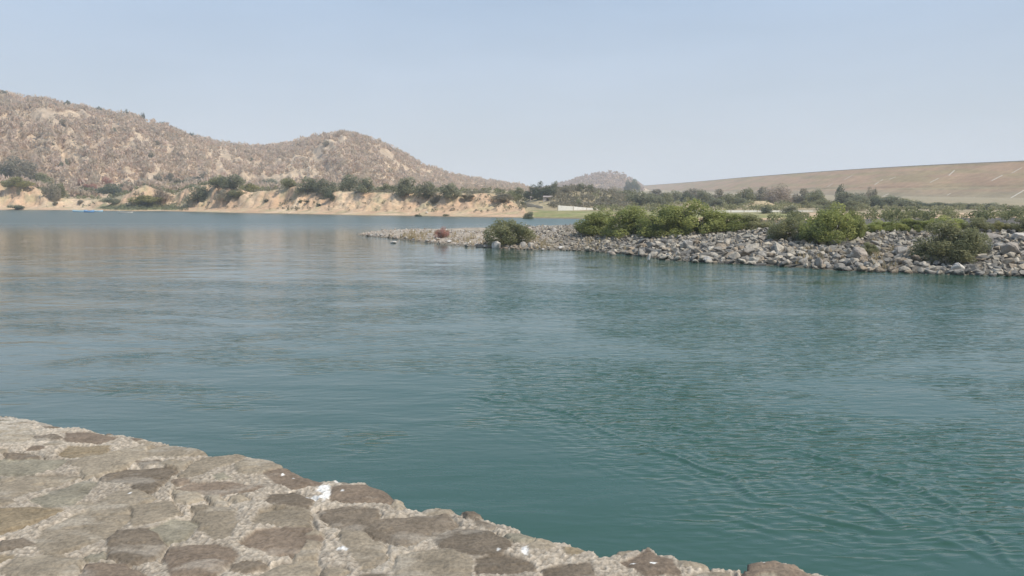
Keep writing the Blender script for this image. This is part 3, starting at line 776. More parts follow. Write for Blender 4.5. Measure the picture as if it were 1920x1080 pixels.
for i in sorted(big_idx, key=lambda k: cand[k, 4]):
    x, y, z_, s_, u_ = cand[i]; tn, row, mk = info[i]
    seen[info[i]] = seen.get(info[i], 0) + 1
    lab = f"{TONES[tn][0]} boulder {row} {mk}"
    if tally[info[i]] > 1: lab += f", {ordn[seen[info[i]] - 1]} from left"
    o = link('boulder', BIG[nb % 14], None, (x, y, z_ + s_ * rr.uniform(0.05, 0.22)), label=lab, category='boulder', group='boulders of the rubble spit')
    o.material_slots[0].link = 'OBJECT'; o.material_slots[0].material = TONE_M[tn]
    o.rotation_euler = (rr.uniform(-0.4, 0.4), rr.uniform(-0.4, 0.4), rr.uniform(0, 6.28))
    o.scale = (s_ * rr.uniform(0.9, 1.2), s_ * rr.uniform(0.8, 1.1), s_ * rr.uniform(0.75, 1.2)); nb += 1
for i, (x, y, z_, s_, u_) in enumerate(cand):
    if i in big_idx: continue
    V, Fc = SMALL[rr.randrange(16)]
    V = (V * [rr.uniform(0.85, 1.2), rr.uniform(0.8, 1.15), rr.uniform(0.8, 1.2)]) @ rot_m(rr).T * s_ + [x, y, z_ + s_ * rr.uniform(0.02, 0.3)]
    w = max(0.0, min(1.0, (1060 - u_) / 160))
    p = palw[rr.randrange(4)] if rr.random() < w else pal[rr.randrange(6)]
    sV.append(V); sF.append(Fc + off); off += len(V)
    sC.append(np.repeat((p * rr.uniform(0.85, 1.15))[None], len(V), 0))
link('rubble', mesh('rubble', np.vstack(sV), np.vstack(sF), [M_rub], False, {'tint': np.vstack(sC)}), kind='stuff',
     label='smaller grey and rosy stones heaped between the boulders of the spit', category='rubble')
def one_rock(u, v, wpx, hpx, label, seed, z=None, flat=1.0, bright=None, rotz=0.0):
    x, y, z0 = hit(u, v) if z is None else (*on_plane(u, v, z), z)
    s_ = wpx * y / F
    V, Fc = hull(seed, 18, 1.0, 0.9, 1.0, 0.06, 1)
    V = V / (V.max(0) - V.min(0)) * [s_, s_ * 0.9, hpx * y / F * 1.15]
    m = M_rock if bright is None else bright
    o = link('boulder', mesh('boulder', V, Fc, [m], False), None, (x, y, z0 + hpx * y / F * 0.42), label=label, category='boulder')
    o.rotation_euler = (0, 0, rotz); return o
def flat_rock_mat(name, col):
    m, nt, b = mat(name)
    c, f = tinted(nt, rgb(nt, col), 2.5, 0.75, 1.2, 7)
    nt.links.new(c, b.inputs['Base Color']); b.inputs['Roughness'].default_value = 0.9; bump(nt, b, f, 0.7, 0.05); return m
M_warm = flat_rock_mat('warm_grey_rock', (0.34, 0.29, 0.24)); M_pale = flat_rock_mat('pale_rock', (0.52, 0.47, 0.41)); M_darkr = flat_rock_mat('wet_dark_rock', (0.13, 0.115, 0.10))
one_rock(1893, 480, 44, 30, 'largest warm grey slab boulder with a sloping top near the right edge', 11, bright=M_warm, rotz=0.4)
one_rock(1866, 450, 36, 14, 'broad flat brown boulder on the bank top beside the yellowish bush', 12, bright=M_warm)
one_rock(1911, 448, 34, 12, 'pale flat boulder on the bank top at the right edge', 13, bright=M_pale)
one_rock(1535, 500, 34, 20, 'triangular pale grey boulder standing at the waterline', 14, bright=M_warm)
one_rock(1608, 486, 26, 22, 'upright pale boulder below the sparse olive bush', 15, bright=M_warm)
one_rock(1690, 480, 26, 20, 'tilted grey slab leaning left of the big right bush', 16)
one_rock(1795, 512, 26, 20, 'blocky beige boulder at the waterline below the big right bush', 17, bright=M_pale)
one_rock(1290, 466, 24, 15, 'boulder with a pale top and dark hollow front amid the rubble', 18)
one_rock(930, 466, 18, 15, 'large round white boulder left of the lone bush foot', 41, bright=M_pale)
one_rock(981, 464, 12, 10, 'small round white boulder right of the lone bush foot', 22, bright=M_pale)
one_rock(995, 464, 17, 11, 'cream rounded boulder beside the straw tuft right of the lone bush', 23, bright=M_pale)
one_rock(1325, 492, 20, 12, 'light flat rock in shallow water under the long thicket shore', 24, z=0)
one_rock(1146, 478, 17, 7, 'flat brown rock lying alone in the shallows off the spit', 25, z=0, bright=M_warm)
one_rock(737, 456, 13, 4, 'low pale rock showing alone above the water off the spit tip', 26, z=0, bright=M_pale)
one_rock(1217, 490, 7, 14, 'small pale upright stone standing alone in the shallows', 27, z=0, bright=M_pale)
one_rock(801, 400, 6, 4, 'small bright white rock on the clay beach across the river', 28, bright=M_pale)
one_rock(1040, 434, 9, 7, 'white rock on the ridge of the spit against the blue inlet', 29, bright=M_pale)

# ------------------------------------------------------------------ plants
def crown_mesh(name, seed, n_leaf, leaf, lumps, W=1.0, H=1.0, m=None, flat=0.35, twig=False, top=0.0):
    """leaf clumps spread through several lobes; unit crown: width 1, height 1, base at z=0"""
    r = np.random.default_rng(seed)
    L = []
    for i in range(lumps):
        a = r.uniform(0, 6.283); d = 0.42 * r.uniform(0.0, 1.0) ** 0.6
        rad = r.uniform(0.8, 1.5) * (0.40 if lumps > 30 else 0.46) / lumps ** 0.36
        zc = r.uniform(0.12, 0.82 - 0.9 * d)
        L.append((d * math.cos(a), d * math.sin(a), zc, rad, rad * r.uniform(0.8, 1.25)))
    L = np.array(L)
    k = r.choice(lumps, n_leaf, p=(L[:, 3] ** 2) / (L[:, 3] ** 2).sum())
    dv = r.normal(size=(n_leaf, 3)); dv /= np.linalg.norm(dv, axis=1)[:, None]
    rad = r.uniform(0.1, 1.0, n_leaf) ** 0.3
    spur = 1 + 0.35 * np.maximum(0, np.sin(dv[:, 0] * 9 + k) * np.sin(dv[:, 2] * 8 + k * 2) * np.cos(dv[:, 1] * 7 + k * 3)) * (r.uniform(0, 1, n_leaf) < 0.6)
    P = np.stack([L[k, 0] + dv[:, 0] * L[k, 3] * rad * spur, L[k, 1] + dv[:, 1] * L[k, 3] * rad * spur, L[k, 2] + dv[:, 2] * L[k, 4] * rad * spur], 1)
    P[:, 2] = np.where(P[:, 2] < 0.0, r.uniform(0.0, 0.25, n_leaf), P[:, 2])
    mx = np.percentile(np.abs(P[:, :2]), 98); P[:, :2] *= 0.5 / mx; zl = np.percentile(P[:, 2], 2); P[:, 2] = (P[:, 2] - zl) / (np.percentile(P[:, 2], 99.6) - zl)
    nrm = dv + r.normal(scale=0.7, size=dv.shape); nrm[:, 2] += 0.35; nrm /= np.linalg.norm(nrm, axis=1)[:, None]
    tv = np.cross(nrm, r.normal(size=dv.shape)); tv /= np.linalg.norm(tv, axis=1)[:, None]
    bv = np.cross(nrm, tv)
    sz = leaf * r.uniform(0.6, 1.4, n_leaf)[:, None]
    asp = 0.55 if not twig else 0.12
    a_ = tv * sz; b_ = bv * sz * asp
    V = np.stack([P - a_, P + b_, P + a_, P - b_], 1).reshape(-1, 3) * [W, W, H]
    Fc = np.arange(n_leaf * 4).reshape(-1, 4)
    lump_shade = r.uniform(0, 1, lumps)[k]
    sh = np.clip(0.35 * r.uniform(0, 1, n_leaf) + 0.65 * lump_shade, 0, 1)
    return mesh(name, V, Fc, [m], False, {'shade': np.repeat(sh, 4)})
def branch_mesh(name, seed, n=6, height=0.6, r0=0.03, spread=0.3, trunk=False):
    r = random.Random(seed); V = []; Fc = []
    def tube(pts, rads):
        base = len(V)
        for (x, y, z_), q in zip(pts, rads):
            for j in range(5):
                a = j * 1.2566; V.append((x + q * math.cos(a), y + q * math.sin(a), z_))
        for i in range(len(pts) - 1):
            for j in range(5):
                a0 = base + i * 5 + j; a1 = base + i * 5 + (j + 1) % 5
                Fc.append((a0, a1, a1 + 5, a0 + 5))
    if trunk:
        tube([(0, 0, -0.06), (0.01, 0, 0.15), (-0.01, 0.01, 0.35), (0, 0, 0.55)], [r0, r0 * .8, r0 * .6, r0 * .4])
    for i in range(n):
        a = r.uniform(0, 6.28); z0 = r.uniform(0.15, 0.35) if trunk else -0.04
        p = [(0.02 * math.cos(a), 0.02 * math.sin(a), z0)]
        for k in (0.35, 0.7, 1.0):
            d = spread * k * r.uniform(0.8, 1.2)
            p.append((d * math.cos(a + r.uniform(-.3, .3)), d * math.sin(a + r.uniform(-.3, .3)), z0 + (height - z0) * k))
        q = r0 * (0.5 if trunk else 0.8)
        tube(p, [q, q * .75, q * .5, q * .25])
    return mesh(name, np.array(V), np.array(Fc), [M_bark], True)
# prototype meshes, shared by the copies
STEMS = [branch_mesh('stem', 900 + i, 7, 0.75, 0.022, 0.33) for i in range(3)]
TRUNKS = [branch_mesh('trunk', 920 + i, 6, 0.75, 0.035, 0.3, True) for i in range(3)]
PROTO = {}
def proto(kind, k, near):
    key = (kind, k, near)
    if key not in PROTO:
        seed = 1000 + hash_kind(kind) * 37 + k * 7 + near * 3
        tw = kind in ('dry', 'pink')
        n = {0: 900, 1: 3200, 2: 13000}[near]; leaf = {0: 0.06, 1: 0.036, 2: 0.021}[near]
        if tw: n = int(n * 1.1); leaf *= 1.6
        PROTO[key] = crown_mesh('crown', seed, n, leaf, {0: 9, 1: 15, 2: 40}[near], m=M_leaf[kind], twig=tw)
    return PROTO[key]
def hash_kind(k): return sorted(M_leaf).index(k)
ri = random.Random(99)
def plant(u, vb, w, h, kind, label, name='shrub', cat='bush', group=None, near=1, Y=None, var=None, tree=False, sink=0.03):
    """u, vb: picture position of the foot; w, h: picture size in 1920 px"""
    if Y is None: x, y, z_ = hit(u, vb)
    else:
        y = Y; x = float(TX(u, vb)) * y; z_ = float(land(x, y))
    Wm, Hm = w * y / F, h * y / F
    if Y is not None:           # reach the wanted top row whatever the ground does
        Hm = max(Hm * 0.5, CAM_Z + y * float(E(vb - h)) - z_)
    r_ = link(name, None, None, (x, y, z_ - Hm * sink), label=label, category=cat, group=group)
    k = ri.randrange(3) if var is None else var
    c = link('crown', proto(kind, k, near), r_); c.scale = (Wm, Wm * 0.85, Hm * (0.90 if tree else 1.0)); c.location.z = Hm * 0.05 if tree else 0.0; c.rotation_euler = (0, 0, ri.uniform(0, 6.28))
    s_ = link('trunk' if tree else 'stem', (TRUNKS if tree else STEMS)[k], r_); s_.scale = (Wm * .9, Wm * .9, Hm * 0.95)
    return r_
# -- on the spit
spit = [
 (952, 459, 94, 48, 'olive', 'lone rounded green bush among white boulders near the spit tip', 2),
 (1128, 438, 104, 46, 'green', 'leftmost bush of the long green thicket, beside the blue inlet', 2),
 (1184, 441, 112, 54, 'green', 'second bush from the left in the long green thicket', 2),
 (1244, 441, 116, 56, 'green', 'third bush from the left in the long green thicket', 2),
 (1304, 437, 104, 62, 'green', 'tallest bush of the long green thicket, before the tan mound', 2),
 (1352, 435, 92, 42, 'green', 'bush right of the tallest one in the long green thicket', 2),
 (1404, 433, 88, 32, 'olive', 'low rightmost bush of the long green thicket', 2),
 (1475, 448, 76, 40, 'olive', 'olive bush left of the big dark green one', 2),
 (1556, 456, 118, 74, 'green', 'big dense dark green bush on top of the rubble bank', 2),
 (1594, 447, 60, 52, 'green', 'bright green bush leaning against the right of the big dark one', 2),
 (1772, 489, 128, 74, 'olive', 'big olive green bush growing down the right rubble bank', 2),
 (1818, 478, 66, 52, 'olive', 'smaller olive bush touching the right side of the big bank bush', 2),
 (1627, 478, 34, 24, 'olive', 'small sparse olive bush amid rubble between the two big bushes', 2),
 (1645, 434, 66, 22, 'green', 'low green bush behind the bank crest, right of the big dark one', 2),
 (1700, 434, 70, 24, 'green', 'low green bush behind the crest, left of the big bank bush', 2),
 (1765, 434, 76, 30, 'green', 'low green bush directly behind the top of the big bank bush', 2),
 (1832, 434, 66, 26, 'olive', 'low olive bush behind the crest left of the yellowish bush', 2),
 (1875, 434, 34, 20, 'yellow', 'small yellowish bush on the bank crest near the right edge', 2),
 (1918, 434, 60, 26, 'olive', 'low olive bush behind the crest at the right edge', 2),
 (1332, 438, 44, 14, 'pink', 'low reddish dry shrub at the foot of the long thicket', 1),
 (831, 445, 30, 20, 'pink', 'small red dry shrub with bare twigs on the gravel tip', 1),
 (1520, 452, 50, 24, 'dark', 'dark low bush at the left foot of the big dense one', 2),
]
for u, v, w, h, kd, lb, nr in spit:
    plant(u, v, w, h, kd, lb, near=nr)
def tufts(name, label, pts, kindm, blade=0.45, wdt=0.02):
    V = []; sh = []
    r = np.random.default_rng(len(pts) + 3)
    for (u, v, ru, rv, n) in pts:
        for _ in range(n):
            uu, vv = u + r.normal() * ru * .5, v + r.normal() * rv * .5
            x, y = on_plane(uu, vv, 0.6)
            z_ = float(land(x, y))
            if z_ < 0.05: continue
            for _b in range(14):
                a = r.uniform(0, 6.28); ln = blade * r.uniform(.4, 1.1); le = r.uniform(0.1, 0.7)
                bx, by = x + r.normal() * .12, y + r.normal() * .12
                tx, ty = bx + ln * le * math.cos(a), by + ln * le * math.sin(a); zz = z_ + ln
                px_, py_ = -math.sin(a) * wdt, math.cos(a) * wdt
                V += [(bx - px_, by - py_, z_ - .03), (bx + px_, by + py_, z_ - .03), (tx + px_ * .3, ty + py_ * .3, zz), (tx - px_ * .3, ty - py_ * .3, zz)]
                sh += [r.uniform(0, 1)] * 4
    V = np.array(V)
    link(name, mesh(name, V, np.arange(len(V)).reshape(-1, 4), [M_leaf[kindm]], False, {'shade': sh}), kind='stuff', label=label, category='grass')
tufts('dry_grass', 'straw yellow dry grass tufts scattered over the gravel spit', [(770, 440, 60, 4, 90), (1012, 458, 26, 10, 90), (880, 445, 60, 8, 40), (1640, 480, 40, 12, 40), (1530, 478, 40, 10, 25), (1100, 455, 80, 14, 40), (1420, 437, 50, 5, 40)], 'straw')

# -- across the river, left to right
bank = [
 (28, 336, 60, 48, 'grey', 'tall pale olive tree on the plateau near the left edge', True),
 (36, 336, 52, 18, 'dark', 'dark flat bush below the tall pale tree at the left edge', False),
 (8, 334, 36, 20, 'dark', 'dark bush on the left edge of the plateau', False),
 (36, 350, 50, 20, 'yellow', 'bright yellow green bush on the left clay bank top', False),
 (72, 350, 46, 28, 'olive', 'olive bush right of the bright yellow green one', False),
 (96, 374, 26, 36, 'grey', 'greyish shrub on the left of the pair at the clay gully', False),
 (112, 371, 26, 32, 'olive', 'darker green shrub on the right of the pair at the clay gully', False),
 (146, 349, 28, 15, 'pink', 'leftmost of the three reddish dry shrubs below the hill', False),
 (172, 355, 30, 12, 'pink', 'middle of the three reddish dry shrubs below the hill', False),
 (200, 350, 30, 20, 'pink', 'tallest and rightmost reddish dry shrub below the hill', False),
 (155, 362, 46, 12, 'olive', 'low olive bush in front of the reddish shrubs', False),
 (212, 370, 42, 28, 'dark', 'rounded dark green bush left of the peaked clay mound', False),
 (236, 356, 24, 18, 'grey', 'grey bush behind the rounded dark green one', False),
 (212, 382, 36, 12, 'sage', 'low green bush above the reedy shore flat', False),
 (300, 378, 42, 30, 'dry', 'bare grey brown shrub at the right foot of the peaked mound', False),
 (274, 379, 60, 14, 'yellow', 'low yellow green bush at the foot of the peaked clay mound', False),
 (298, 344, 18, 20, 'grey', 'small grey bush left of the domed grey tree', False),
 (323, 348, 34, 26, 'grey', 'domed grey leafless tree above the clay mounds', True),
 (348, 348, 20, 14, 'sage', 'small round bush between domed tree and dark crest bush', False),
 (372, 345, 32, 20, 'dark', 'dark bush on the crest of the pale clay mound', False),
 (335, 356, 44, 14, 'yellow', 'low yellow green bush below the domed grey tree', False),
 (371, 381, 46, 38, 'sage', 'solitary round dark tree standing near the water on the clay bank', True),
 (412, 350, 32, 24, 'olive', 'left olive tree of the pair behind the pale mound', True),
 (438, 354, 44, 30, 'sage', 'right fuller tree of the pair behind the pale mound', True),
 (424, 376, 34, 22, 'grey', 'greyish bush in the gully right of the solitary tree', False),
 (446, 372, 32, 18, 'olive', 'olive bush in the gully under the tree pair', False),
 (470, 360, 36, 18, 'yellow', 'yellow green bush on the bank left of the dark tree row', False),
 (512, 354, 40, 22, 'sage', 'first tree of the row on the clay bank, low and dark', True),
 (542, 352, 30, 22, 'olive', 'second tree of the row on the clay bank', True),
 (577, 364, 44, 36, 'sage', 'third and broader tree of the row on the clay bank', True),
 (610, 367, 38, 36, 'sage', 'fourth tree of the row on the clay bank', True),
 (619, 376, 16, 20, 'dark', 'small dark shrub hanging down the clay face under the fourth tree', False),
 (651, 358, 42, 36, 'sage', 'fifth tree of the row, its top the highest', True),
 (687, 362, 38, 32, 'sage', 'sixth tree of the row, darker and rounded', True),
 (726, 360, 30, 18, 'olive', 'small olive tree in the gap of the row', True),
 (766, 366, 40, 38, 'sage', 'seventh tree of the row, tall with dense green crown', True),
 (804, 372, 40, 36, 'sage', 'eighth tree of the row, leaning over the clay face', True),
 (846, 370, 40, 30, 'sage', 'last tree of the row on the clay bank, round and alone', True),
 (816, 380, 18, 22, 'grey', 'grey shrub hanging down the clay face under the eighth tree', False),
 (880, 372, 30, 10, 'grey', 'low grey scrub on the bank top right of the tree row', False),
 (500, 378, 9, 6, 'dark', 'leftmost tiny dark shrub on the open clay slope', False),
 (563, 380, 9, 6, 'dark', 'left of two tiny dark shrubs side by side on the clay slope', False),
 (577, 380, 10, 5, 'dark', 'right of two tiny dark shrubs side by side on the clay slope', False),
 (597, 386, 9, 5, 'dark', 'tiny dark shrub low on the clay beach', False),
 (784, 407, 12, 7, 'dark', 'small dark shrub right at the waterline of the clay beach', False),
 (835, 405, 14, 4, 'sage', 'tiny green tuft at the waterline right of the dark shrub', False),
 (104, 385, 9, 10, 'grey', 'tiny grey shrub on the left clay slope', False),
 (150, 382, 12, 8, 'grey', 'tiny brown shrub on the clay slope below the gully', False),
 (940, 376, 40, 16, 'grey', 'greyish scrub left of the pale tree by the huts', False),
 (962, 375, 28, 18, 'olive', 'low olive bush left of the pale tree by the huts', False),
 (972, 375, 38, 28, 'olive', 'pale olive tree left of the great dark tree', True),
 (1001, 373, 34, 30, 'dark', 'left crown of the dark tree pair above the pale hut', True),
 (1021, 373, 38, 36, 'dark', 'great dark domed tree above the pale hut', True),
 
 (1063, 362, 20, 14, 'grey', 'first grey bush on the scrubby tan mound', False),
 (1089, 358, 18, 16, 'sage', 'second bush on the scrubby tan mound, near its top', False),
 (1106, 360, 16, 16, 'sage', 'third bush on the scrubby tan mound, at its right shoulder', False),
 (1078, 374, 13, 9, 'olive', 'small olive bush midway down the scrubby tan mound', False),
 (1086, 386, 16, 14, 'olive', 'olive bush low on the mound above the white wall', False),
 (992, 411, 22, 16, 'sage', 'small green bush at the water edge of the grassy inlet', False),
 (980, 384, 14, 7, 'olive', 'tiny olive bush at the left end of the beige kerb wall', False),
]
for u, v, w, h, kd, lb, tr in bank:
    big_ = h >= 26
    plant(u, v, w * 1.12, h * 0.92, kd, lb, name='tree' if tr else 'shrub', cat='tree' if tr else 'bush', near=1, tree=tr)
# -- the scrub belt between the white wall and the dam
belt = [
 (1163, 374, 26, 20, 'sage', 300), (1150, 362, 40, 16, 'grey', 380), (1200, 384, 46, 32, 'sage', 270), (1226, 386, 40, 30, 'sage', 262), (1180, 370, 44, 20, 'olive', 340), (1248, 378, 40, 22, 'olive', 300),
 (1270, 372, 30, 20, 'sage', 330), (1288, 374, 26, 20, 'dark', 300), (1320, 382, 34, 34, 'sage', 275), (1345, 392, 36, 26, 'sage', 256), (1366, 390, 40, 32, 'olive', 262), (1383, 392, 36, 26, 'sage', 262),
 (1350, 372, 40, 22, 'grey', 320), (1400, 372, 40, 26, 'olive', 300), (1430, 368, 44, 22, 'grey', 310), (1462, 368, 50, 30, 'dry', 300), (1500, 372, 44, 24, 'grey', 300), (1530, 380, 40, 28, 'olive', 270),
 (1300, 362, 50, 12, 'grey', 420), (1240, 364, 60, 12, 'grey', 450), (1545, 392, 40, 24, 'olive', 250), (1510, 392, 34, 20, 'olive', 245),
 (1535, 380, 26, 32, 'sage', 290), (1580, 390, 44, 26, 'sage', 250), (1615, 400, 50, 28, 'sage', 235), (1650, 402, 50, 28, 'dark', 235), (1690, 404, 50, 24, 'sage', 235), (1725, 405, 50, 22, 'dark', 235), (1760, 407, 50, 20, 'dark', 232),
 (1795, 408, 46, 20, 'sage', 230), (1825, 410, 34, 20, 'sage', 228), (1700, 396, 60, 20, 'olive', 255), (1640, 392, 46, 22, 'olive', 260), (1750, 400, 60, 16, 'olive', 250), (1800, 402, 60, 14, 'grey', 250),
 (1600, 386, 60, 16, 'olive', 290), (1670, 390, 40, 20, 'sage', 270), (1590, 405, 50, 24, 'olive', 215), (1555, 402, 50, 22, 'olive', 220),
]
belt.sort()
ordn = ['first', 'second', 'third', 'fourth', 'fifth', 'sixth', 'seventh', 'eighth', 'ninth', 'tenth', 'eleventh', 'twelfth', 'thirteenth', 'fourteenth', 'fifteenth', 'sixteenth', 'seventeenth', 'eighteenth', 'nineteenth', 'twentieth',
        'twenty-first', 'twenty-second', 'twenty-third', 'twenty-fourth']
cnt = {}
nm = {'sage': 'dull green', 'grey': 'grey', 'olive': 'olive', 'dark': 'dark green', 'dry': 'bare brown'}
tot = {}
for b_ in belt: tot[(b_[4], b_[0] > 1540)] = tot.get((b_[4], b_[0] > 1540), 0) + 1
for u, v, w, h, kd, Yb in belt:
    right = u > 1540; key = (kd, right); cnt[key] = cnt.get(key, 0) + 1
    where = 'in the scrub below the dam slope' if right else 'in the scrub behind the white wall'
    lab = f"{nm[kd]} tree {where}" + ('' if tot[key] == 1 else f", {ordn[cnt[key] - 1]} such one from the left")
    plant(u, v, w * 1.1, h * (1.25 if u > 1560 else 0.85), kd, lab, name='tree', cat='tree', group='trees of the scrub belt', Y=Yb, tree=True)
extra = [
 (1040, 354, 16, 16, 'sage', 'small tree on the slope right of the great dark tree', 300),
 (1178, 349, 19, 13, 'dark', 'left of two dark trees where the dam crest meets the hill', 900), (1190, 349, 20, 15, 'dark', 'right squarer one of two dark trees where the dam crest meets the hill', 900),
 (1577, 378, 28, 34, 'dark', 'dark airy tree rising alone before the dam slope', 262), (1608, 384, 32, 24, 'dark', 'dark leaning tree below the chutes of the dam', 258), (1634, 380, 30, 32, 'grey', 'pale thin tree right of the dark leaning one', 262),
 (1435, 409, 26, 25, 'dark', 'small dark tree in front of the white wall', 188), (1481, 412, 34, 28, 'sage', 'bushy grey green tree in front of the white wall right of the dark one', 188),
 (1861, 411, 48, 28, 'sage', 'separate green tree at the lower end of the longest dam chute', 224), (1893, 410, 22, 14, 'dry', 'low brown bush right of the separate green tree', 228),
]
for u, v, w, h, kd, lb, Yb in extra:
    plant(u, v, w, h, kd, lb, name='tree', cat='tree', Y=Yb, tree=True)
# dark trees along the ridge of the left hill
ridge = [(4, 178, 10, 8), (14, 180, 9, 8), (125, 197, 8, 8), (188, 209, 8, 8), (235, 220, 8, 13), (268, 226, 6, 12), (306, 240, 12, 10), (318, 246, 10, 10), (327, 252, 9, 10), (360, 263, 8, 12), (385, 267, 8, 7), (435, 278, 10, 8), (602, 262, 8, 7), (620, 259, 6, 6), (640, 258, 8, 6), (653, 257, 8, 6), (890, 342, 7, 6), (830, 330, 6, 6)]
for i, (u, v, w, h) in enumerate(ridge):
    yy = float(ip(u, YC)) - 4
    plant(u, v + 2, w * 1.5, h * 1.5, 'dark', f"{ordn[i]} dark tree from the left on the ridge line of the hills", name='tree', cat='tree', group='dark trees on the ridge', Y=yy, near=0, tree=True)
hillspots = [(120, 236, 14, 11), (42, 245, 5, 14), (213, 252, 9, 12), (293, 271, 10, 8), (284, 296, 9, 9), (252, 315, 11, 8), (115, 315, 11, 10), (125, 312, 6, 14), (75, 318, 12, 8), (473, 302, 6, 6), (183, 262, 10, 6), (610, 275, 14, 10), (620, 300, 8, 8), (735, 322, 8, 6), (715, 318, 8, 6), (98, 272, 8, 5)]
for i, (u, v, w, h) in enumerate(sorted(hillspots)):
    plant(u, v, w * 1.2, h * 1.15, 'sage' if i % 2 else 'grey', f"{ordn[i]} darker green tree from the left standing out on the dry hillsides", name='tree', cat='tree', group='green trees on the hillsides', near=0, tree=True)

# scrub forest of leafless trees covering the hills: nobody could count it
def scrub(name, label, n, region, mt, lo, hi, dens=None, leaf=0.5, nl=20, seed=1, upright=True):
    r = np.random.default_rng(seed)
    uu, yy = region(r, n)
    xx = TX(uu) * yy; zz = land(xx, yy)
    if dens is not None:
        k = r.uniform(0, 1, len(xx)) < dens(uu, xx, yy, zz); xx, yy, zz, uu = xx[k], yy[k], zz[k], uu[k]
    m = len(xx); s_ = r.uniform(lo, hi, m)
    c = np.stack([xx, yy, zz], 1)[:, None]
    dv = r.normal(size=(m, nl, 3)); dv /= np.linalg.norm(dv, axis=2)[..., None]
    rad = r.uniform(0.2, 1, (m, nl, 1)) ** .5
    P = c + dv * rad * s_[:, None, None] * [0.5, 0.5, 0.42] + np.array([0, 0, 0.55]) * s_[:, None, None]
    tv = r.normal(size=(m, nl, 3)); 
    if upright: tv[..., 2] = np.abs(tv[..., 2]) * 2
    tv /= np.linalg.norm(tv, axis=2)[..., None]
    bv = np.cross(tv, r.normal(size=(m, nl, 3))); bv /= np.linalg.norm(bv, axis=2)[..., None]
    ls = leaf * s_[:, None, None] * r.uniform(.5, 1.3, (m, nl, 1)) * 0.4
    a_ = tv * ls; b_ = bv * ls * 0.4
    V = np.stack([P - a_, P + b_, P + a_, P - b_], 2).reshape(-1, 3)
    sh = np.repeat(np.clip(r.uniform(0, 1, (m, 1)) * .6 + r.uniform(0, .4, (m, nl)), 0, 1).ravel(), 4)
    link(name, mesh(name, V, np.arange(len(V)).reshape(-1, 4), [mt], False, {'shade': sh}), kind='stuff', label=label, category='scrub')
def hill_region(r, n):
    u = r.uniform(-900, 1010, n); a = ip(u, [(0, 352), (480, 432), (650, 432), (900, 520)]); b = ip(u, YC) + 6
    y = a + (b - a) * r.uniform(0, 1, n) ** 0.85
    return u, y
M_leaf['hill_twigs'] = leaf_mat('hill_twigs', (0.62, 0.50, 0.375), trans=0.5, var=0.18)
scrub('dry_scrub', 'leafless brown grey scrub forest covering the dry hills across the river', 22000, hill_region, M_leaf['hill_twigs'], 2.2, 4.6,
      lambda u, x, y, z: 0.05 + 0.85 * sst(-0.35, 0.35, fbm(x / 40, y / 60, 5, 400)) , leaf=0.8, nl=20, seed=4)
def crest_region(r, n):
    u = r.uniform(-900, 1010, n); return u, ip(u, YC) + r.uniform(-10, 3, n)
scrub('dry_scrub', 'fringe of thin bare trees along the skyline of the dry hills', 2500, crest_region, M_leaf['hill_twigs'], 2.0, 6.0, lambda u, x, y, z: 0.15 + 0.6 * sst(-0.4, 0.4, noise(x / 9, y * 0, 402)), leaf=0.5, nl=26, seed=5)
scrub('dry_scrub', 'bare scrub on the small far hill beside the dam end', 1300, lambda r, n: (r.uniform(1010, 1205, n), r.uniform(1000, 1352, n)), leaf_mat('far_twigs', (0.44, 0.35, 0.28), trans=0.4), 4, 7, None, leaf=0.7, nl=18, seed=6)
M_leaf['thicket'] = leaf_mat('thicket_leaf', (0.21, 0.215, 0.10), trans=0.4)
M_leaf['low'] = leaf_mat('low_scrub', (0.26, 0.255, 0.13), trans=0.4)
scrub('low_scrub', 'low olive scrub on the plateau between clay bank and hills', 2000, lambda r, n: (r.uniform(-700, 1000, n), r.uniform(272, 420, n)), M_leaf['low'], 0.8, 2.2,
      lambda u, x, y, z: (y > Yw_of(ip(u, VW)) + 30) * sst(-0.15, 0.3, fbm(x / 14, y / 14, 3, 410)), leaf=0.7, nl=26, seed=7, upright=False)
scrub('low_scrub', 'dull green undergrowth of the plain below the dam', 7000, lambda r, n: (r.uniform(1110, 2700, n), 1 / r.uniform(1 / 400, 1 / 190, n)), M_leaf['low'], 0.8, 1.7,
      lambda u, x, y, z: (y > 206) * sst(-0.35, 0.2, fbm(x / 18, y / 18, 3, 415)) * np.where(u > 1480, (y < 240) * 0.5, 0.65), leaf=0.6, nl=30, seed=8, upright=False)
scrub('low_scrub', 'tufted green thicket behind the crest of the rubble spit', 1500, lambda r, n: (r.uniform(1430, 2700, n), 1 / r.uniform(1 / 170, 1 / 80, n)), M_leaf['thicket'], 0.7, 1.7, lambda u, x, y, z: 0.7 * sst(0.0, 0.25, fbm(x / 5, y / 8, 3, 431)), leaf=0.3, nl=110, seed=9, upright=False)
scrub('reeds', 'green reeds on the low shore flat left of the solitary tree', 1500, lambda r, n: (r.uniform(185, 352, n), r.uniform(236, 285, n)), M_leaf['sage'], 0.45, 0.9, lambda u, x, y, z: (y > Yw_of(ip(u, VW)) + 4) & (y < Yw_of(ip(u, VW)) + 19), leaf=0.5, nl=24, seed=10)
scrub('dry_scrub', 'sparse brown weeds dotting the clay bank across the river', 5200, lambda r, n: (r.uniform(-150, 985, n), 1 / r.uniform(1 / 300, 1 / 190, n)), M_leaf['grey'], 0.4, 1.3,
      lambda u, x, y, z: (y > Yw_of(ip(u, VW)) + 7) * (z > 0.8) * sst(-0.2, 0.4, fbm(x / 8, y / 8, 3, 420)), leaf=0.6, nl=22, seed=11, upright=False)
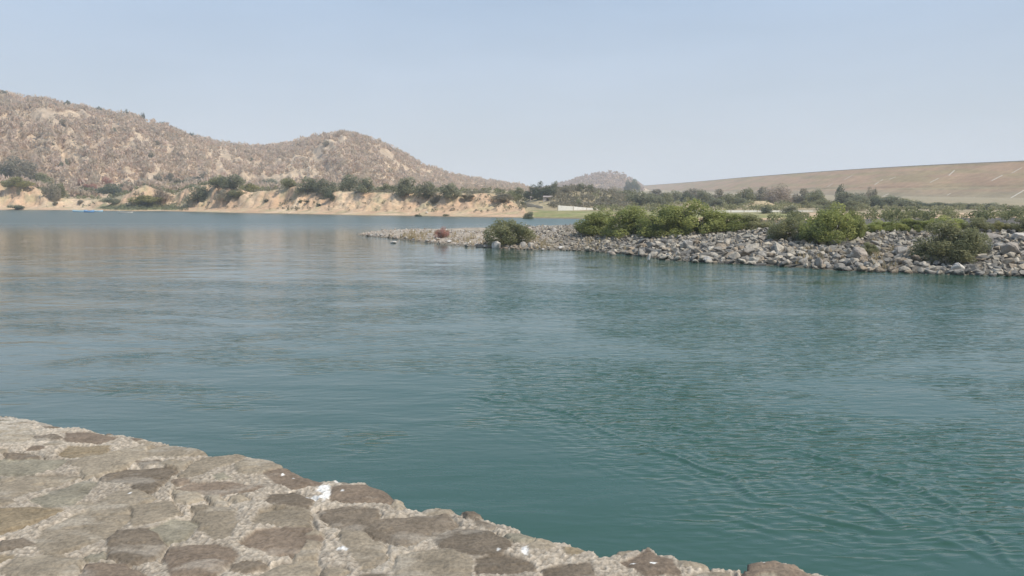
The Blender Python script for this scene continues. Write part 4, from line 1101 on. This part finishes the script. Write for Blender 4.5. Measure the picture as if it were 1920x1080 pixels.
scrub('dry_scrub', 'brown weeds and thorn on the tan mounds behind the white wall', 500, lambda r, n: (r.uniform(1030, 1180, n), r.uniform(245, 310, n)), M_leaf['grey'], 0.8, 2.2, None, leaf=0.6, nl=24, seed=12, upright=False)
# pale outcrops on the hills
r = random.Random(77); sV, sF, sC = [], [], []; off = 0
for _ in range(200):
    u_ = r.choice([r.gauss(340, 60), r.gauss(640, 50), r.gauss(440, 80), r.uniform(0, 900)]); yc_ = float(ip(u_, YC)); y = r.uniform(440, yc_ - 8)
    if u_ > 930: continue
    x = float(TX(u_)) * y; z_ = float(land(x, y)); s_ = 0.8 + 3.2 * r.random() ** 3
    V, Fc = SMALL[r.randrange(16)]
    V = V @ rot_m(r).T * s_ + [x, y, z_ + s_ * .1]
    sV.append(V); sF.append(Fc + off); off += len(V); sC.append(np.repeat(np.array([[0.46, 0.39, 0.31]]) * r.uniform(.75, 1.15), len(V), 0))
link('outcrops', mesh('outcrops', np.vstack(sV), np.vstack(sF), [M_rub], False, {'tint': np.vstack(sC)}), kind='stuff', label='pale broken rock outcrops showing through the hillside scrub', category='rocks')

# ------------------------------------------------------------------ embankment dam
HD = 22.0
crest_px = [(1130, 352.5), (1190, 349.5), (1300, 341.5), (1400, 332.5), (1500, 325), (1600, 318), (1700, 312.3), (1800, 307), (1920, 302.5), (2050, 297)]
cp = []
for u, v in crest_px:
    Y = HD / float(E(v)); cp.append((float(TX(u, v)) * Y, Y))
cp.append((cp[-1][0] + (cp[-1][0] - cp[-2][0]) * 6, cp[-1][1] + (cp[-1][1] - cp[-2][1]) * 6))
cp = np.array(cp)
# resample and smooth the crest course
seg = np.r_[0, np.cumsum(np.hypot(*np.diff(cp, axis=0).T))]
ss = np.linspace(0, seg[-1], 500)
cx = np.interp(ss, seg, cp[:, 0]); cy = np.interp(ss, seg, cp[:, 1])
ker = np.ones(31) / 31
cxs = np.convolve(np.pad(cx, 15, 'edge'), ker, 'valid'); cys = np.convolve(np.pad(cy, 15, 'edge'), ker, 'valid')
tx = np.gradient(cxs); ty = np.gradient(cys); tl = np.hypot(tx, ty); tx /= tl; ty /= tl
nx, ny = ty, -tx               # downhill side: towards the river, -X
if nx.mean() > 0: nx, ny = -nx, -ny
prof = np.concatenate([[(-40, -12), (-8, 0.0), (-7.9, 0.0), (0, 0.0)], [(d, -d / 2.5) for d in np.linspace(0.2, 74, 90)]])
P = np.zeros((len(ss), len(prof), 3))
for j, (d, dz) in enumerate(prof):
    P[:, j, 0] = cxs + nx * d; P[:, j, 1] = cys + ny * d; P[:, j, 2] = CAM_Z + HD + dz
dd = np.array([p[0] for p in prof])[None, :] * np.ones((len(ss), 1)); sgrid = ss[:, None] * np.ones((1, len(prof)))
P[:, :, 2] += 0.35 * fbm(sgrid / 14, dd / 6, 4, 501) * (dd > 1) - 0.5 * np.exp(-((dd - 40) / 1.5) ** 2)
q = fbm(sgrid / 60, dd / 9, 4, 502)
dcol = lerp(np.broadcast_to(C(0.36, 0.232, 0.142), q.shape + (3,)), np.broadcast_to(C(0.31, 0.228, 0.122), q.shape + (3,)), sst(-0.2, 0.3, q))
dcol = lerp(dcol, np.broadcast_to(C(0.285, 0.235, 0.15), dcol.shape), sst(34, 56, dd + 12 * q) * 0.85)
dam = link('dam', mesh('dam', P.reshape(-1, 3), grid_faces(len(ss), len(prof)), [M_dam], True, {'tint': dcol.reshape(-1, 3)}),
           label='long brown grassy earth dam sloping across the right background', category='dam')
M_conc, nt, b = mat('pale_concrete')
c, f = tinted(nt, rgb(nt, (0.54, 0.48, 0.39)), 1.5, 0.8, 1.1)
nt.links.new(c, b.inputs['Base Color']); b.inputs['Roughness'].default_value = 0.9
def box_strip(A, B, w, h, parent=None, name='chute', label=None, mt=M_conc, up=0.15):
    """a straight raised bar from A to B"""
    A = np.array(A, float); B = np.array(B, float); d = B - A; d /= np.linalg.norm(d)
    s_ = np.cross(d, [0, 0, 1]); s_ /= np.linalg.norm(s_); n = np.cross(s_, d)
    V = [p + s_ * a * w / 2 + n * c_ for p in (A, B) for a, c_ in ((-1, up - h), (1, up - h), (1, up), (-1, up))]
    Fc = [(0, 1, 5, 4), (1, 2, 6, 5), (2, 3, 7, 6), (3, 0, 4, 7), (0, 3, 2, 1), (4, 5, 6, 7)]
    return link(name, mesh(name, np.array(V), np.array(Fc), [mt], False), parent, label=label)
def dam_pt(u, v):               # where a picture point falls on the dam slope
    PX, PY, PZ = P[..., 0], P[..., 1], P[..., 2]
    uu, vv = project(PX, PY, PZ)
    m = (dd > 0) & (PY > 50)
    k = np.argmin(np.where(m, (uu - u) ** 2 + 4 * (vv - v) ** 2, 1e12))
    return np.array([PX.flat[k], PY.flat[k], PZ.flat[k]])
chutes = [((1598, 329), (1583, 338), .5), ((1656, 337), (1640, 347), .6), ((1678, 331), (1668, 336), .5), ((1759, 334), (1744, 343), .7), ((1791, 320), (1778, 328), .7), ((1879, 329), (1862, 340), .8), ((1915, 313), (1897, 325), .5),
          ((1666, 364), (1647, 374), .6), ((1873, 378.5), (1820, 401), 1.1), ((1922, 357), (1888, 377), 1.0), ((1764, 373), (1750, 378), .5), ((1783, 362), (1774, 366), .5), ((1826, 370), (1811, 377), .4), ((1562, 345), (1552, 351), .5)]
for (a_, b_, w_) in chutes:
    A, B = dam_pt(*a_), dam_pt(*b_)
    ln = np.hypot(*(A - B)[:2])
    box_strip(A, B, w_, 0.7, dam, 'drain_chute')
# parapet along the crest
PV, PF = [], []
idx = np.arange(0, 500, 3)
for i in idx:
    for (o, zz) in ((0.2, -0.3), (0.2, 0.45), (-0.5, 0.45), (-0.5, -0.3)):
        PV.append((cxs[i] + nx[i] * o, cys[i] + ny[i] * o, CAM_Z + HD + zz))
for k in range(len(idx) - 1):
    for j in range(4):
        a0 = k * 4 + j; a1 = k * 4 + (j + 1) % 4; PF.append((a0, a1, a1 + 4, a0 + 4))
link('parapet', mesh('parapet', np.array(PV), np.array(PF), [M_conc], False), dam)

# ------------------------------------------------------------------ white walls, hut, boats
M_white, nt, b = mat('white_paint')
c, f = tinted(nt, rgb(nt, (0.80, 0.77, 0.70)), 1.2, 0.85, 1.05)
nt.links.new(c, b.inputs['Base Color']); b.inputs['Roughness'].default_value = 0.8
def wall_run(label, pts, top_v, height, post_gap=3.0, mt=M_white):
    """pts: (u, Y) course; panels between slim posts"""
    root = link('boundary_wall', None, None, None, label=label, category='wall')
    W = [(float(TX(u)) * Y, Y, CAM_Z + Y * float(E(tv))) for (u, Y), tv in zip(pts, top_v)]
    root.location = (W[0][0], W[0][1], W[0][2] - height)
    V, Fc, PVs, PFs = [], [], [], []
    def bar(V, Fc, A, B, th, z0a, z1a, z0b, z1b):
        d = np.array(B) - np.array(A); d = d / np.linalg.norm(d); n = np.array([-d[1], d[0]]) * th / 2; k = len(V)
        for (p, z0, z1) in ((A, z0a, z1a), (B, z0b, z1b)):
            V += [(p[0] - n[0], p[1] - n[1], z0), (p[0] + n[0], p[1] + n[1], z0), (p[0] + n[0], p[1] + n[1], z1), (p[0] - n[0], p[1] - n[1], z1)]
        for q_ in ((0, 1, 5, 4), (1, 2, 6, 5), (2, 3, 7, 6), (3, 0, 4, 7), (0, 3, 2, 1), (4, 5, 6, 7)): Fc.append([k + i for i in q_])
    for (a, b_) in zip(W[:-1], W[1:]):
        L_ = math.hypot(b_[0] - a[0], b_[1] - a[1]); n = max(1, int(L_ / post_gap))
        for i in range(n):
            A = [a[j] + (b_[j] - a[j]) * i / n for j in range(3)]; B = [a[j] + (b_[j] - a[j]) * (i + 1) / n for j in range(3)]
            bar(V, Fc, A[:2], B[:2], 0.10, A[2] - height - 0.8, A[2], B[2] - height - 0.8, B[2])
            dx, dy = (B[0] - A[0]) / L_ * n * 0.11, (B[1] - A[1]) / L_ * n * 0.11
            bar(PVs, PFs, (A[0] - dx, A[1] - dy), (A[0] + dx, A[1] + dy), 0.22, A[2] - height - 0.8, A[2] + 0.08, A[2] - height - 0.8, A[2] + 0.08)
    o = np.array(root.location)
    link('panels', mesh('panels', np.array(V) - o, np.array(Fc), [mt], False), root)
    link('posts', mesh('posts', np.array(PVs) - o, np.array(PFs), [M_conc], False), root)
wall_run('white panel wall along the grassy inlet, left of the long thicket', [(1046, 221), (1075, 223), (1100, 226), (1140, 232)], [385, 387, 389.5, 392], 1.25)
wall_run('white panel wall behind the thicket, in front of the tan mounds', [(1262, 196), (1345, 199), (1420, 203), (1525, 207)], [394.2, 394.2, 394.5, 395], 1.25)
wall_run('low beige kerb wall slanting above the inlet grass', [(984, 262), (1000, 252), (1018, 243)], [379.5, 383, 387], 0.55, 6, M_conc)
# pale hut under the great dark tree
def box(V, Fc, x0, x1, y0, y1, z0, z1):
    k = len(V); V += [(x0, y0, z0), (x1, y0, z0), (x1, y1, z0), (x0, y1, z0), (x0, y0, z1), (x1, y0, z1), (x1, y1, z1), (x0, y1, z1)]
    for q_ in ((0, 3, 2, 1), (4, 5, 6, 7), (0, 1, 5, 4), (1, 2, 6, 5), (2, 3, 7, 6), (3, 0, 4, 7)): Fc.append([k + i for i in q_])
M_hut = flat_rock_mat('faded_plaster', (0.50, 0.43, 0.37)); M_tin = flat_rock_mat('rusty_tin', (0.36, 0.30, 0.27)); M_door = flat_rock_mat('dark_doorway', (0.06, 0.05, 0.045))
def hut(u, v, w, h, label):
    x, y, z_ = hit(u, v)
    Wm, Hm = w * y / F, h * y / F
    r_ = link('hut', None, None, (x, y, z_), label=label, category='hut')
    V, Fc = [], []; box(V, Fc, -Wm / 2, Wm / 2, 0, 3, -0.8, Hm * .8); link('wall', mesh('wall', np.array(V), np.array(Fc), [M_hut]), r_)
    V = [(-Wm * .55, -.3, Hm * .78), (Wm * .55, -.3, Hm * .78), (Wm * .55, 1.5, Hm), (-Wm * .55, 1.5, Hm), (-Wm * .55, 3.3, Hm * .78), (Wm * .55, 3.3, Hm * .78)]
    V += [(a, b_, c_ + .12) for a, b_, c_ in V]
    Fc = [(0, 3, 2, 1), (3, 4, 5, 2), (6, 7, 8, 9), (9, 8, 11, 10), (0, 1, 7, 6), (4, 10, 11, 5), (0, 6, 9, 3), (3, 9, 10, 4), (1, 2, 8, 7), (2, 5, 11, 8)]
    link('roof', mesh('roof', np.array(V), np.array(Fc), [M_tin]), r_)
    V, Fc = [], []; box(V, Fc, -.45, .45, -.05, 0.0, 0, Hm * .6); link('door', mesh('door', np.array(V), np.array(Fc), [M_door]), r_)
hut(1027, 377, 16, 9, 'pale low hut with a dark doorway under the great dark tree')
hut(998, 375, 8, 6, 'smaller pale hut left of the one with the dark doorway')
M_blue, nt, b = mat('blue_boat_paint'); c, f = tinted(nt, rgb(nt, (0.13, 0.28, 0.50)), 1.5, .8, 1.2); nt.links.new(c, b.inputs['Base Color'])
M_lblue, nt, b = mat('pale_blue_boat_paint'); c, f = tinted(nt, rgb(nt, (0.33, 0.50, 0.60)), 1.5, .8, 1.2); nt.links.new(c, b.inputs['Base Color'])
M_grey, nt, b = mat('weathered_wood'); c, f = tinted(nt, rgb(nt, (0.42, 0.40, 0.36)), 1.5, .7, 1.2); nt.links.new(c, b.inputs['Base Color'])
def boat(u, v, wpx, hgt, m_, label, rz=0.0):
    x, y = on_plane(u, v, 0.0); L_ = wpx * y / F
    r_ = link('boat', None, None, (x, y, 0), label=label, category='boat'); r_.rotation_euler = (0, 0, rz)
    V, Fc = [], []; n = 13
    for i in range(n):
        s_ = -1 + 2 * i / (n - 1); wd = 0.75 * (1 - abs(s_) ** 2.6) + 0.04; sh = hgt * (0.75 + 0.4 * s_ * s_)
        for (a, z_) in ((-wd, sh), (-wd * .75, -0.1), (0, -0.2), (wd * .75, -0.1), (wd, sh), (wd * .85, sh), (wd * .6, 0.08), (-wd * .6, 0.08), (-wd * .85, sh)):
            V.append((s_ * L_ / 2, a, z_))
    for i in range(n - 1):
        for j in range(9):
            a0 = i * 9 + j; a1 = i * 9 + (j + 1) % 9; Fc.append((a0, a1, a1 + 9, a0 + 9))
    link('hull', mesh('hull', np.array(V), np.array(Fc), [m_], True), r_)
    for k in (-.45, 0.05, .5):
        V2, F2 = [], []; wd = 0.62 * (1 - abs(k) ** 2.6)
        box(V2, F2, k * L_ / 2 - .12, k * L_ / 2 + .12, -wd, wd, hgt * .55, hgt * .62); link('thwart', mesh('thwart', np.array(V2), np.array(F2), [M_grey]), r_)
boat(150, 397.2, 26, 0.55, M_lblue, 'pale blue boat at the left of the three moored by the reeds', 0.1)
boat(167, 398.0, 20, 0.65, M_blue, 'bright blue boat in the middle of the three moored by the reeds', -0.05)
boat(183, 397.2, 22, 0.5, M_lblue, 'pale blue boat at the right of the three moored by the reeds', -0.12)
boat(236, 399.2, 26, 0.3, M_grey, 'flat weathered grey boat near the reedy shore', 0.05)
plant(30, 396, 34, 12, 'dark', 'dark hollow looking thicket at the waterline near the left edge', Y=float(Yw_of(394)) + 2)

# ------------------------------------------------------------------ dusty air
hz, nt, b = mat('haze_air')
nt.nodes.remove(b)
pv = nt.nodes.new('ShaderNodeVolumePrincipled')
pv.inputs['Color'].default_value = (0.88, 0.93, 1.0, 1); pv.inputs['Density'].default_value = 0.00034; pv.inputs['Anisotropy'].default_value = 0.0
nt.links.new(pv.outputs[0], nt.nodes['Material Output'].inputs['Volume'])
V, Fc = [], []; box(V, Fc, -21000, 21000, -200, 9600, -8, 200)
link('haze', mesh('haze', np.array(V), np.array(Fc), [hz]), kind='stuff', label='thin dusty haze over the river and hills', category='haze')
